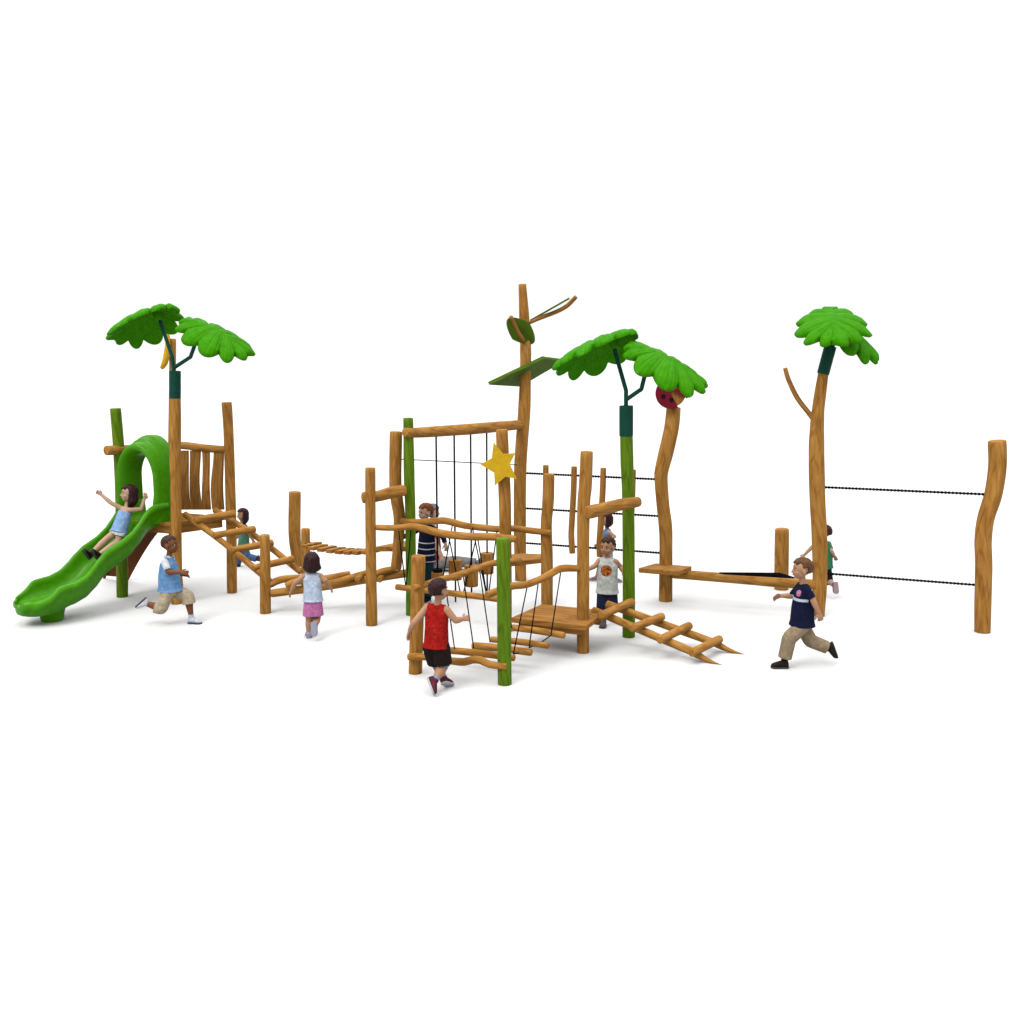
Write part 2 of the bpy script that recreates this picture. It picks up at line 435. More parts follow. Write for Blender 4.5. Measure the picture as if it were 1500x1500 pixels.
# hood
V, Fc = [], []
path = []
z0, zs = 1.19, 1.84
HWD = Vector((.95, -.31, 0))
for i in range(9): path.append((-1, z0+(zs-z0)*i/9, 0))
for i in range(25):
    a = math.pi-math.pi*i/24; path.append((math.cos(a), zs, math.sin(a)))
for i in range(9): path.append((1, zs-(zs-z0)*(i+1)/9, 0))
# profile: (depth along slide, half width from inner to outer face)
prof = [(-.33, .285), (-.22, .262), (-.12, .258), (-.04, .265), (.02, .285), (.05, .308), (.055, .33), (.03, .352), (-.02, .362), (-.07, .366), (-.085, .372), (-.095, .392), (-.14, .40), (-.16, .403), (-.17, .418), (-.22, .425), (-.33, .42)]
for cx, zz, sy in path:
    for dd, rad in prof:
        hz = (.37+(rad-.258)*1.6)*sy
        fl_ = max(0, (1.62-zz)/.43)                     # legs widen forward where they run into the slide
        V.append(T0+SD*(dd+(.08*fl_ if dd > -.1 else 0))+HWD*(cx*min(rad, .372)-.07)+Vector((0, 0, zz+hz)))
n = len(prof)
for i in range(len(path)-1):
    for k in range(n): Fc.append((i*n+k, i*n+(k+1) % n, (i+1)*n+(k+1) % n, (i+1)*n+k))
Fc += [tuple(range(n)), tuple(range((len(path)-1)*n, len(path)*n))[::-1]]
fix_normals(link_mesh('hood', V, Fc, SLIDE, sl, smooth=True, sharp=70))

# ------------------------------------------------------------ plastic palm leaves
def leaf_mesh(L, Wd, drop, side, lobes=5.5, th=.075):
    """domed leaf: slanted ribs run from the midrib out to rounded lobes; local x along midrib (-L/2..L/2), z up"""
    nh, nr = 120, 14
    A, Bq = L/2, Wd/2
    def pt(sg, a, q_):
        ox = L*(-.30+.56*a)                       # foot of the rib on the midrib
        ph = math.radians(158)*(1-a)**.85
        dx, dy = math.cos(ph), math.sin(ph)
        bb = Bq*(1-.10*(ox/A))
        qa = dx*dx/A/A+dy*dy/bb/bb; qb = 2*ox*dx/A/A; qc = ox*ox/A/A-1
        d = (-qb+math.sqrt(max(0, qb*qb-4*qa*qc)))/(2*qa)
        sc = abs(math.sin(math.pi*lobes*(a+.022*math.sin(9*a+sg))+.5*math.pi))**.8
        r = d*q_*(1-q_**3+q_**3*(.655+.365*sc+.03*math.sin(a*23+sg*2)))
        x, y = ox+dx*r, dy*r
        u = x/A*.5+.5
        z = -drop*1.35*max(0, u-.36)**2 - drop*1.5*max(0, .36-u)**2 - side*(abs(y)/bb)**1.7
        z += .062*(sc**.7)*q_**.8*(1-.3*q_**6) - .03*max(0, q_-.84)/.16
        z += .022*math.exp(-(y/.03)**2)*(1-q_)
        z += .006*math.sin(math.pi*lobes*a*5)*q_*(1-q_)*2
        return Vector((x, sg*y, z))
    loop = [(1, 1-i/nh) for i in range(nh)]+[(-1, i/nh) for i in range(nh)]
    na = len(loop); V = []
    for j in range(nr+1):
        for sg, a in loop: V.append(pt(sg, a, j/nr))
    tn = len(V)
    for j in range(nr+1):
        q_ = j/nr
        for sg, a in loop: V.append(pt(sg, a, q_*.965)-Vector((0, 0, th*(1 if q_ < .85 else 1-(q_-.85)*3))))
    Fc = []
    for j in range(nr):
        for i in range(na):
            i2 = (i+1) % na
            Fc.append((j*na+i, (j+1)*na+i, (j+1)*na+i2, j*na+i2))
            Fc.append((tn+j*na+i, tn+j*na+i2, tn+(j+1)*na+i2, tn+(j+1)*na+i))
    for i in range(na):
        i2 = (i+1) % na
        Fc.append((nr*na+i, tn+nr*na+i, tn+nr*na+i2, nr*na+i2))
    G = [(a*sg, j/nr, 0) for _k in (0, 1) for j in range(nr+1) for sg, a in loop]
    return V, Fc, G
def put_leaf(parent, hub, m_, n_, L, Wd, drop, side, cx=.0, hub_r=.0):
    """hub: world point under the leaf; m_ midrib direction, n_ upward normal"""
    m_ = Vector(m_).normalized(); n_ = Vector(n_); n_ = (n_-m_*n_.dot(m_)).normalized(); y = n_.cross(m_)
    V, Fc, G = leaf_mesh(L, Wd, drop, side)
    hub = Vector(hub)
    W2 = [hub+m_*(v.x+cx)+y*v.y+n_*(v.z+.11) for v in V]
    o = fix_normals(link_mesh('leaf', W2, Fc, LEAFM, parent, None, G, sharp=80))
    sk = log('socket', [hub-n_*.07, hub+n_*.09], [.055, .075], LEAFM, o, bev=.15, wob=0) 
    return o
def palm_top(parent, sl_pts, sl_r, br, Y):
    log('sleeve', sl_pts, sl_r, DKG, parent, bev=.12, wob=0, seg=28)
    for b in br:
        bb_ = []
        for p_, q_ in zip(b, b[1:]): bb_ += [p_,  p_.lerp(q_, .14), p_.lerp(q_, .86)]
        log('branch', bb_+[b[-1]], .027, DKG, parent, bev=.1, wob=0, step=.05)

# left palm
Y1 = gP.y
p1 = thing('palm_post', gP, 'palm shaped post with two leaves and a wooden trunk beside the slide', 'palm post', 'palm shaped posts')
post([(256.5, 575, 15.5), (256.5, 620, 16.5), (256.5, 660, 16), (257.5, 720, 15), (258, 780, 15.5), (259, 884, 16)], '', WOOD, 'trunk', part=p1)
def pl(*a): return [PY(u, v, Y) for (u, v, Y) in a]
palm_top(p1, pl((256.3, 584, Y1), (256.3, 543, Y1)), .083, [pl((255, 546, Y1), (252.3, 523, Y1), (234, 468, Y1+.12)), pl((256, 538, Y1), (279, 523, Y1-.08), (292, 487, Y1-.15))], Y1)
put_leaf(p1, PY(231.5, 463, Y1+.12), (-.93, .20, -.30), (-.28, .33, .90), 1.16, .95, .40, .28, .26)
put_leaf(p1, PY(294.5, 485, Y1-.15), (.90, -.20, -.36), (.30, -.33, .9), 1.16, .95, .32, .22, .26)
# middle palm
pb = PZ(921, 932.6); Y2 = pb.y
p2 = thing('palm_post', pb, 'palm shaped post with two leaves and a green trunk at the low deck', 'palm post', 'palm shaped posts')
post([(917.5, 632, 18.6), (918.5, 680, 18.6), (920, 720, 18.4), (921, 820, 18), (921, 932.6, 18.6)], '', GREENW, 'trunk', part=p2)
palm_top(p2, pl((917.3, 639, Y2), (917.3, 594, Y2)), .089, [pl((917, 597, Y2), (917, 572, Y2), (899, 508, Y2+.12)), pl((918, 585, Y2), (939.5, 570, Y2-.08), (949, 532, Y2-.15))], Y2)
put_leaf(p2, PY(899, 503, Y2+.12), (-.93, .20, -.30), (-.28, .35, .92), 1.18, 1.05, .40, .28, .26)
put_leaf(p2, PY(949, 525, Y2-.15), (.90, -.20, -.38), (.30, -.35, .9), 1.18, 1.04, .33, .22, .25)
# right palm, leaning
pc = PZ(1199, 902); Y3 = pc.y
p3 = thing('palm_post', pc, 'leaning palm shaped post with a bare side branch on the right', 'palm post', 'palm shaped posts')
post([(1207, 540, 14.5), (1199.5, 592, 17), (1197, 619, 19.5), (1196, 655, 22), (1196.5, 700, 22.6), (1197.5, 740, 22), (1200, 784, 22), (1201, 845, 21), (1199, 902, 17.5)], '', WOOD, 'trunk', part=p3)
log('bare_branch', *pxlog([(1192, 614, 8), (1184, 604, 7), (1168, 583, 7), (1155, 556, 6.5), (1150, 539, 6)], Y3), BOARD, p3, bev=.15)
palm_top(p3, pl((1205.5, 548, Y3), (1216.5, 507, Y3)), .083, [pl((1215, 512, Y3), (1218, 480, Y3-.05)), pl((1215, 512, Y3), (1232, 492, Y3+.18))], Y3)
put_leaf(p3, PY(1218, 471, Y3-.05), (-.22, -.92, -.34), (-.06, -.25, .95), 1.15, 1.0, .36, .2, .16)
put_leaf(p3, PY(1231, 486, Y3+.20), (.80, -.26, -.50), (.42, -.34, .85), 1.08, .95, .36, .22, .13)

# banana hanging on the tower's back post
bp, br_ = pxlog([(246, 485, 2.5), (246, 496, 6), (245.5, 509, 8), (244, 521, 9), (241, 532, 8.5), (236.5, 540, 5.5)], gB.y-.07)
tag(log('banana', bp, br_, YELB, None, bp[3], bev=.5, wob=.02), 'yellow plastic banana fixed high on the back post of the tower', 'banana')

# ------------------------------------------------------------ left log ladder
lad = thing('log_ladder', gnd(PY(330, 800, 14.95)), 'sloping log ladder of five rungs leading up to the tower', 'ladder', 'sloping log ladders')
log('side_rail', *pxlog([(270, 752.5, 9), (330, 797, 9), (396, 852, 9.5)], 15.05, 14.42), WOOD, lad)
log('side_rail', *pxlog([(314, 746.5, 9), (375, 786, 9), (441, 838, 9.5)], 15.5, 14.9), WOOD, lad)
for (a, b) in (((285, 761.5, 9.5), (344, 752, 11)), ((313, 784, 9.5), (373.5, 775, 11)), ((339, 806, 9.5), (399.5, 795, 11)), ((371, 832, 9.5), (430, 818.5, 11))):
    t = (a[0]-285)/90
    log('rung', *pxlog([a, b], 14.88-.42*t, 15.28-.42*t), WOOD, lad)

# ------------------------------------------------------------ stacked balance logs
bal = thing('balance_logs', gnd(PY(470, 858, 14.4)), 'low stack of crossed logs between the short post and the straight post', 'balance logs')
for plx, y0, y1 in (([(396, 869.5, 12), (476, 858.5, 13), (535, 849, 12.5), (600, 839, 12)], 14.25, 14.55),
                    ([(394, 857, 11), (410, 849.5, 11), (436, 846, 9), (450, 847, 9)], 14.28, 14.5),
                    ([(418, 858, 9), (434, 852, 10.5), (470, 849, 11.5), (513, 840.5, 9.5)], 14.18, 14.5),
                    ([(478, 856, 10), (497, 852, 11), (517, 845, 9.5), (545, 837, 9)], 14.12, 14.55),
                    ([(546, 843, 10), (560, 837, 10), (573, 833.5, 8), (584, 831.5, 7)], 14.35, 14.5)):
    log('log', *pxlog(plx, y0, y1), WOOD, bal, bev=.5)
for (u, v, Y) in ((525, 847, 14.3), (557, 847.5, 14.33)):
    a = PY(u, v, Y)
    log('log', [a+Vector((0, -.08, 0)), a+Vector((.02, .18, .01))], .045, WOOD, bal, bev=.35)

# ------------------------------------------------------------ plank bridge on chains
pbr = thing('plank_bridge', gnd(PY(495, 800, 15)), 'sagging chain bridge of small stepping planks in the background', 'plank bridge')
pp = [(457, 795.5), (466, 798.8), (479, 801), (492, 803), (505, 804.4), (517.5, 805.2), (530.5, 805.3), (543.5, 804.6)]
for i, (u, v) in enumerate(pp):
    Y = 15.2-.62*i/7
    c0 = PY(u, v, Y); ax = Vector((1, -.45, .0)).normalized(); ay = Vector((.75, 1, 0)).normalized()
    hx, hy = .047, .15
    plate('plank', [c0+ax*hx*sx+ay*hy*sy for sx, sy in ((-1, -1), (1, -1), (1, 1), (-1, 1))], (0, 0, 1), .055, BOARD, pbr)
for sy in (-.06, .06):
    log('chain', [PY(u, v, 15.2-.62*i/7)+Vector((.45, 1, 0)).normalized()*sy+Vector((0, 0, -.035)) for i, (u, v) in enumerate([(450, 792)]+pp[1:-1]+[(548, 803)])], .012, ROPE, pbr, wob=0, seg=8)

# ------------------------------------------------------------ small platforms
def slab(pts, z, th, label, name='corner_platform'):
    w = [PZ(u, v, z) for u, v in pts]; cen = sum(w, Vector())/len(w)
    o = plate(name, w, (0, 0, 1), th, BOARD, None, cen); tag(o, label, 'platform', 'small corner platforms'); return o
slab([(549, 801), (590, 792.5), (606, 792), (606, 801)], .93, .07, 'small wooden corner platform between the straight post and the green post')
slab([(742, 823.5), (793, 818), (793, 811.5), (766, 810.5), (744, 812)], .78, .07, 'small wooden corner platform behind the star post')
slab([(935.5, 832), (960, 825), (1013, 829.5), (993, 837)], .56, .07, 'small square platform fixed round the S-shaped post')

# ------------------------------------------------------------ thick loose beams
def beam(plx, y0, y1, label, bev=.3):
    P_, R_ = pxlog(plx, y0, y1); o = log('log_beam', P_, R_, WOOD, None, P_[0].lerp(P_[-1], .5), bev=bev)
    return tag(o, label, 'beam', 'horizontal log beams')
beam([(531, 729, 17.5), (552, 727, 16), (575, 721, 17.5), (594, 718, 16.5)], 13.77, 14.05, 'short thick log tying the straight post to the kinked post')
beam([(860, 751, 20), (890, 744, 18.5), (912, 738.5, 17.5), (935, 735, 15.5)], 12.22, 12.92, 'short thick log between the deck post and the green palm trunk')
beam([(985, 841, 13), (1020, 843, 14), (1092, 849, 14.5), (1140, 853, 15), (1196, 856.5, 15)], 14.9, 14.1, 'long low balance beam running to the leaning palm post')
beam([(598, 962, 11), (610, 962, 11.5), (630, 963, 10.5), (660, 968, 11), (680, 969.5, 12), (692, 966.5, 12), (704, 967, 12), (717, 973, 11), (742, 976.5, 10.5)], 11.42, 11.02, 'wavy low log across the front between the short post and the green post')

# ------------------------------------------------------------ rope bridge (two handrails, one walking log, V ropes)
rbr = thing('rope_bridge', gnd(PZ(655, 868, .42)), 'log bridge with two wavy handrails and crossed black ropes', 'rope bridge')
railA = [(551, 772.5, 9), (575, 773.3, 9), (595, 771.5, 9.5), (606, 771.3, 10), (621, 774.5, 10.5), (639, 779.5, 11), (665, 784, 11.5), (691, 786, 11.5), (725, 786.5, 11.5), (757, 790, 10.5)]
railB = [(587, 763, 8), (612, 764.6, 9), (638, 763, 10), (652, 762.8, 10.5), (666, 766, 10.5), (682, 770, 10), (708, 773, 10), (730, 775, 10), (750, 774, 9.5), (780, 777.5, 9.5), (807, 780.5, 9)]
log('handrail', *pxlog(railA, 13.62, 13.18), WOOD, rbr, bev=.4)
log('handrail', *pxlog(railB, 14.08, 13.35), WOOD, rbr, bev=.4)
wl = [(580, 859.5, 9), (600, 862, 9), (637, 866, 9.5), (677, 871, 9.5), (700, 873.5, 9.5), (737, 878.5, 9.5)]
log('walking_log', *pxlog(wl, 13.9, 13.3), WOOD, rbr, bev=.4)
for a, b in (((584, 778, 13.58), (594, 857, 13.83)), ((602, 775, 14.0), (595, 857, 13.83)), ((657.6, 787, 13.42), (674, 867, 13.6)), ((662.5, 770, 13.85), (646, 862, 13.65)),
             ((697.4, 789, 13.3), (679, 868, 13.55)), ((692, 773, 13.65), (712, 868, 13.45)), ((700, 790, 13.28), (712.5, 868, 13.44)), ((728, 778, 13.55), (716, 868, 13.42))):
    log('rope', [PY(*a), PY(*b)], .0085, ROPE, rbr, wob=0, seg=8, step=2)

# ------------------------------------------------------------ hanging plank walk in front (two handrails, planks on ropes)
wk = thing('plank_walk', gnd(PZ(735, 950, .2)), 'swinging walk of four log planks hung by ropes from wavy handrails', 'plank walk')
railC = [(607, 860.5, 9.5), (624, 856, 9.5), (644, 849.5, 9.5), (664, 844.5, 10), (684, 838.5, 10), (700, 832.5, 9.5), (716, 826.5, 9.5), (731, 824, 9.5), (748, 822.5, 9.5), (762, 821, 9)]
railD = [(713, 871.5, 11.5), (727, 866.5, 11), (749, 858.7, 11), (767, 857, 10.5), (780, 853.3, 10.5), (793, 848, 10.5), (807, 840.5, 11), (817, 834.5, 11), (827, 832.3, 11), (848, 832.5, 10)]
log('handrail', *pxlog(railC, 11.40, 13.12), WOOD, wk, bev=.4)
log('handrail', *pxlog(railD, 11.24, 12.30), WOOD, wk, bev=.4)
pz = .2
plk = [((646, 951.5), (754, 964), 10.5, .22), ((692, 945.5), (779, 956), 11, .24), ((719, 936.5), (804, 946), 9.5, .27), ((748, 919), (827, 931), 10, .33)]
for a, b, w, z in plk:
    A, B = PZ(*a, z), PZ(*b, z)
    log('plank', [A, A.lerp(B, .5)+Vector((0, .01, .006)), B], [w/2*mpx(A.y), w/2*mpx(A.lerp(B, .5).y)*1.05, w/2*mpx(B.y)], WOOD, wk, bev=.3, seg=12)
cr, dr = pxlog(railC, 11.40, 13.12)[0], pxlog(railD, 11.24, 12.30)[0]
def onpoly(P_, u):
    best = None
    for a, b in zip(P_, P_[1:]):
        ua = 750+FPX*a.x/((a.y*_c-(a.z-HC)*_s)); ub = 750+FPX*b.x/((b.y*_c-(b.z-HC)*_s))
        if min(ua, ub) <= u <= max(ua, ub):
            t = (u-ua)/(ub-ua); return a.lerp(b, t)
    return P_[-1]
for u, p in ((651, (666, 951)), (678, (694, 950)), (702, (718, 941)), (727, (750, 920))):
    z = {666: .25, 694: .27, 718: .30, 750: .36}[p[0]]
    log('rope', [onpoly(cr, u), PZ(*p, z)], .0075, ROPE, wk, wob=0, seg=8, step=2)
for u, p, e in ((773, (752, 958), (760, 957)), (789, (775, 949), (783, 945)), (822, (807, 931), (794, 940)), (747, (739, 962), (732, 962))):
    z = {752: .24, 775: .26, 807: .33, 739: .24}[p[0]]
    A = PZ(*p, z)
    log('rope', [onpoly(dr, u), A], .0075, ROPE, wk, wob=0, seg=8, step=2)
    log('rope', [A, PZ(*e, z-.02)], .0075, ROPE, wk, wob=0, seg=8, step=2)

# ------------------------------------------------------------ hanging stump bridge
b1_, r1_ = pxlog([(593, 633, 13.5), (605, 634, 14.5), (639, 632, 15.6), (691, 628.5, 16), (725, 625.5, 15.5), (762, 622, 13.5)], 14.04, 16.30)
sb_ = thing('stump_bridge', gnd(b1_[2]), 'row of wooden stump steps hung on black ropes from a high log beam', 'stump bridge')
log('beam', b1_, r1_, WOOD, sb_, bev=.3)
for u, (v0, v1), w, vend in ((638.7, (838, 866), 19, 872), (664.6, (820, 849), 20, 887), (689.2, (828, 858.5), 20.5, 880), (712.6, (810, 840), 19.5, 868)):
    a = onpoly(b1_, u); Y = a.y
    zt_, zb_ = PY(u, v0, Y).z, PY(u, v1, Y).z
    x = a.x
    st_ = log('stump', [(x, Y, zb_), (x, Y, zt_)], [w/2*mpx(Y)*.96, w/2*mpx(Y)], BOARD, sb_, bev=.08, seg=24)
    log('rope', [(x, Y, a.z-.05), (x, Y, PY(u, vend, Y).z)], .0135, ROPE, sb_, wob=0, seg=10, step=2)
    if u < 640: log('cap', [(x, Y, zt_-.005), (x, Y, zt_+.05)], .07, ROPE, st_, wob=0, bev=.2)
# thin line behind the star
tl = [PY(585, 672.5, 14.2), PY(757, 681, 16.3)]
tag(log('rope', tl, .007, ROPE, None, tl[0].lerp(tl[1], .5), wob=0, seg=8, step=2), 'thin black line stretched level between the kinked post and the tall mast', 'rope')

# ------------------------------------------------------------ low deck and right ladder
dk = [PZ(*p, .43) for p in ((858, 917), (748, 905), (793, 885), (890, 894))]
dko = thing('low_deck', gnd(sum(dk, Vector())/4), 'low square deck of planks at the top of the right ladder', 'deck')
deck('deck_boards', dk[0], dk[1], dk[2], dk[3], .06, BOARD, 8, dko)
ce = sum(dk, Vector())/4
for t in (.18, .82):
    a, b = dk[0].lerp(dk[3], t), dk[1].lerp(dk[2], t); z = Vector((0, 0, -.063))
    e = (dk[3]-dk[0]).normalized()*.04
    plate('joist', [a.lerp(b, .05)-e+z, a.lerp(b, .95)-e+z, a.lerp(b, .95)+e+z, a.lerp(b, .05)+e+z], (0, 0, 1), .09, BOARD, dko)
l2 = thing('log_ladder', gnd(PZ(975, 925)), 'sloping log ladder with pointed ends lying on the floor beside the low deck', 'ladder', 'sloping log ladders')
def ladrail(a, za, b):
    A, B = PZ(*a, za), PZ(*b, .012)
    d = (B-A); L = d.length
    V, Fc, G = tube([A, A.lerp(B, .5), B], [.049, .05, .05], bev=.3, step=.05, wob=.03)
    V2 = [Vector((v.x, v.y, max(v.z, .004))) for v in V]
    # pointed tip: the part beyond 84 % narrows sideways and is cut flat on the floor
    dn = d.normalized(); side = dn.cross(Vector((0, 0, 1))).normalized(); out_ = []
    for v in V2:
        s_ = (v-A).dot(dn)/L
        if s_ > .80:
            k = max(.04, 1-(s_-.80)/.20); c_ = A+dn*(s_*L)
            off = (v-c_); v = v-side*off.dot(side)*(1-k); v.z = .004+(v.z-.004)*max(.05, k)
        out_.append(v)
    return link_mesh('side_rail', out_, Fc, WOOD, l2, None, G)
ladrail((868, 893.5), .45, (1058, 973)); ladrail((888, 884.5), .47, (1091, 957.5))
for (a, b, z) in (((879, 902, 12), (926, 881.5, 12.5), .46), ((925, 920.5, 12), (970, 903, 12.5), .35), ((966, 937.5, 12.5), (1010, 916.5, 12.5), .245), ((1013, 956.5, 12.5), (1054.5, 936, 12.5), .135)):
    A, B = PZ(a[0], a[1], z+.02), PZ(b[0], b[1], z+.03)
    log('rung', [A, B], [a[2]/2*mpx(A.y), b[2]/2*mpx(B.y)], WOOD, l2, bev=.3)

# ------------------------------------------------------------ mast with its ornaments
mb = PZ(763, 850); YM = mb.y
ms = thing('mast_post', mb, 'tallest wooden mast with small leaf ornaments near its tip', 'mast')
post([(765, 416, 11.2), (768.3, 472, 14.6), (770, 512, 15.6), (769.8, 548, 15.6), (768, 600, 18), (765, 640, 18), (762, 690, 18), (761.5, 770, 18), (763, 850, 17)], '', WOOD, 'post', part=ms)
def disc_leaf(cen, ax, ay, m):
    nn = ax.cross(ay).normalized(); V = []; N = 40
    for h in (.014, -.014):
        for k in range(N):
            a = 2*math.pi*k/N; px = abs(math.cos(a))**1.15*math.copysign(1, math.cos(a)); V.append(cen+ax*px+ay*math.sin(a)*(1-.25*abs(math.cos(a)))+nn*h)
    Fc = [tuple(range(N)), tuple(range(N, 2*N))[::-1]]+[(k, N+k, N+(k+1) % N, (k+1) % N) for k in range(N)]
    G = [((v-cen).dot(ay), 0, (v-cen).dot(ax)) for v in V]
    return fix_normals(link_mesh('leaf_paddle', V, Fc, GREENB, ms, None, G, smooth=False))
c1 = PY(763, 485, YM-.18)
e1 = PY(744, 467, YM-.40)-PY(781, 502, YM-.02); w1 = PY(773, 474, YM-.1)-PY(752, 496, YM-.16)
disc_leaf(c1, e1*.5, w1*.56, GREENB)
log('twig', *pxlog([(748, 463.5, 6), (751, 471, 6), (754.5, 478, 6), (760, 489, 6), (767, 499, 6)], YM-.36, YM-.12), BOARD, ms, bev=.2)
log('twig', *pxlog([(775, 473.5, 4), (786, 468, 5.5), (797, 463.5, 6), (814, 457, 6), (830, 448.5, 6), (844, 434.5, 6)], YM, YM-.3), BOARD, ms, bev=.2)
c2 = PY(805, 453.5, YM-.05); a2 = PY(834, 437, YM-.35)-PY(776, 470, YM+.02)
disc_leaf(c2, a2*.5, ray(803, 447).normalized()*.17, GREENB)
# tilted green board on the mast
gb = [PY(714, 560.5, YM-.42), PY(794.5, 522, YM-.30), PY(822, 526, YM+.12), PY(822.5, 530, YM+.35), PY(761, 566, YM+.42)]
gb = [PY(714.5, 559.5, YM-.36), PY(794.5, 521.5, YM-.20), PY(823, 525.5, YM+.30), PY(760, 562.5, YM+.42)]
nb = (gb[1]-gb[0]).cross(gb[3]-gb[0]).normalized(); nb = nb if nb.z > 0 else -nb
o = plate('green_board', gb, nb, .055, GREENB, None, sum(gb, Vector())/4); tag(o, 'tilted flat green board fixed across the tall mast', 'board')

# ------------------------------------------------------------ yellow star
ce = PY(733, 680.5, 13.12); Rs = 29.5*mpx(13.12); V = []
ux = Vector((.97, .10, 0)).normalized(); uz = Vector((0, 0, 1)); nn = Vector((.10, -1, .03)).normalized()
tips = [(723, 648.5), (737.5, 665.5), (754.5, 664), (746.8, 680.5), (757, 701.5), (740.5, 698.3), (724.8, 711.5), (723.8, 692.5), (704, 680.5), (720.3, 671.5)]
front = [PY(u, v, 13.12-(u-733)*.0006) for u, v in tips]
V = [p for p in front]+[p+Vector((.0, .045, 0)) for p in front]
n = 10
Fc = [(10, 11, 12, 13, 14, 15, 16, 17, 18, 19), tuple(range(10))[::-1]]+[(k, (k+1) % n, n+(k+1) % n, n+k) for k in range(n)]
o = fix_normals(link_mesh('star', V, Fc, YEL, None, ce, smooth=False)); tag(o, 'flat yellow five pointed star fixed on a wooden post', 'star')

# ------------------------------------------------------------ ladybird
YL = PZ(975, 880).y-.14
lc = PY(983.5, 576, YL)
lb = thing('ladybird', lc, 'flat ladybird figure with dark red wings and black dots on the S-shaped post', 'ladybird')
def flat_shape(name, pts2, y0, y1, m, parent):
    P_ = [PY(u, v, YL) for u, v in pts2]; n = len(P_)
    V = [p+Vector((0, y0, 0)) for p in P_]+[p+Vector((0, y1, 0)) for p in P_]
    Fc = [tuple(range(n)), tuple(range(n, 2*n))[::-1]]+[(k, n+k, n+(k+1) % n, (k+1) % n) for k in range(n)]
    G = [(v.x, v.y, v.z) for v in V]
    return fix_normals(link_mesh(name, V, Fc, m, parent, None, G, smooth=False))
C = (984.5, 575.5)
flat_shape('body', [(C[0]+20*math.cos(a), C[1]+20.5*math.sin(a)) for a in [i*math.pi/20 for i in range(40)]], .0, .05, BOARD, lb)
def wing(a0, a1, shift):
    pts = [(C[0]+shift[0]+22.5*math.cos(a0+(a1-a0)*i/24), C[1]+shift[1]+22.5*math.sin(a0+(a1-a0)*i/24)) for i in range(25)]
    return flat_shape('wing', pts, -.04, -.002, RED, lb)
# axis runs to the lower right; wings are half discs opened a little
ax_ = math.radians(55)
w_a = wing(ax_+math.radians(8), ax_+math.radians(188), (-2.0, 1.0))
w_b = wing(ax_-math.radians(208), ax_-math.radians(28), (1.5, -2.0))
for (u, v), w_ in (((971, 580.5), w_a), ((983, 585.5), w_a), ((973, 567), w_a), ((996, 570), w_b), ((990, 560), w_b), ((1003, 576), w_b)):
    flat_shape('dot', [(u+3.2*math.cos(i*math.pi/10), v+3.2*math.sin(i*math.pi/10)) for i in range(20)], -.05, -.04, BLK, w_)

# ------------------------------------------------------------ chain climber with hanging boards
def chain(p0, p1, name, parent=None, base=None):
    p0, p1 = Vector(p0), Vector(p1); L = (p1-p0).length; n = int(L/.045)
    d = (p1-p0).normalized(); parts = []
    parts.append(tube([p0, p1], .013, seg=8, wob=0, step=1))
    for i in range(n):
        c0 = p0.lerp(p1, (i+.5)/n)
        parts.append(tube([c0-d*.012, c0+d*.012], .0195, seg=8, wob=0, step=.5, flat=.8))
    V, Fc, G = joinm(parts)
    return link_mesh(name, V, Fc, ROPE, parent, base, G)
cc_ = thing('chain_climber', gnd(PY(870, 860, 15.7)), 'three level black chains with four hanging wooden boards between mast and S-shaped post', 'chain climber')
YS = PZ(975, 880).y
for a, b in (((768, 693), (960, 702)), ((768, 744.5), (965, 756)), ((768, 795.3), (967, 810))):
    chain(PY(*a, YM), PY(*b, YS), 'chain', cc_)
def ych(u): t = (u-768)/195; return 1/((1-t)/YM+t/YS)
for plx in ([(799.5, 681, 8.3), (799, 720, 8.5), (797, 770, 8), (799, 808, 8.5)], [(841, 683, 8.5), (840, 720, 8.8), (837, 774, 8.8), (837, 790, 9), (838.3, 810, 9)],
            [(883.5, 685, 8.5), (882.5, 720, 8.8), (879.5, 772, 9.5), (878, 795, 9.5), (878.5, 815, 9.5)], [(927, 687.5, 8.5), (926, 730, 8.5), (924, 775, 8.5), (925, 818, 8.5)]):
    P_, R_ = pxlog(plx, ych(plx[0][0]))
    log('hanging_board', [p+Vector((0, -.03, 0)) for p in P_], R_, BOARD, cc_, bev=.15, flat=.75)
# two chains on the right
for a, b, lab in (((1207, 713.7), (1448, 724.3), 'upper of two black chains between the leaning palm and the wavy post'), ((1203, 839.5), (1434, 857.2), 'lower of two black chains between the leaning palm and the wavy post')):
    p0, p1 = PY(*a, Y3), PY(*b, PZ(1439, 925.6).y)
    tag(chain(p0, p1, 'chain', None, p0.lerp(p1, .5)), lab, 'chain', 'black chains on the right')

# ------------------------------------------------------------ black rope net behind the balance beam
na = [PZ(1054, 839.2, .62), PZ(1142, 839.8, .62), PZ(1164, 846.5, .57), PZ(1060, 840.5, .57)]
parts = []
for i in range(10):
    t = i/9; parts.append(tube([na[0].lerp(na[1], t), na[3].lerp(na[2], t)], .011, seg=8, wob=0, step=.3))
for i in range(6):
    t = i/5; parts.append(tube([na[0].lerp(na[3], t), na[1].lerp(na[2], t)], .011, seg=8, wob=0, step=.3))
V, Fc, G = joinm(parts)
tag(link_mesh('rope_net', V, Fc, ROPE, None, sum(na, Vector())/4, G), 'flat black climbing net strung behind the balance beam', 'net')
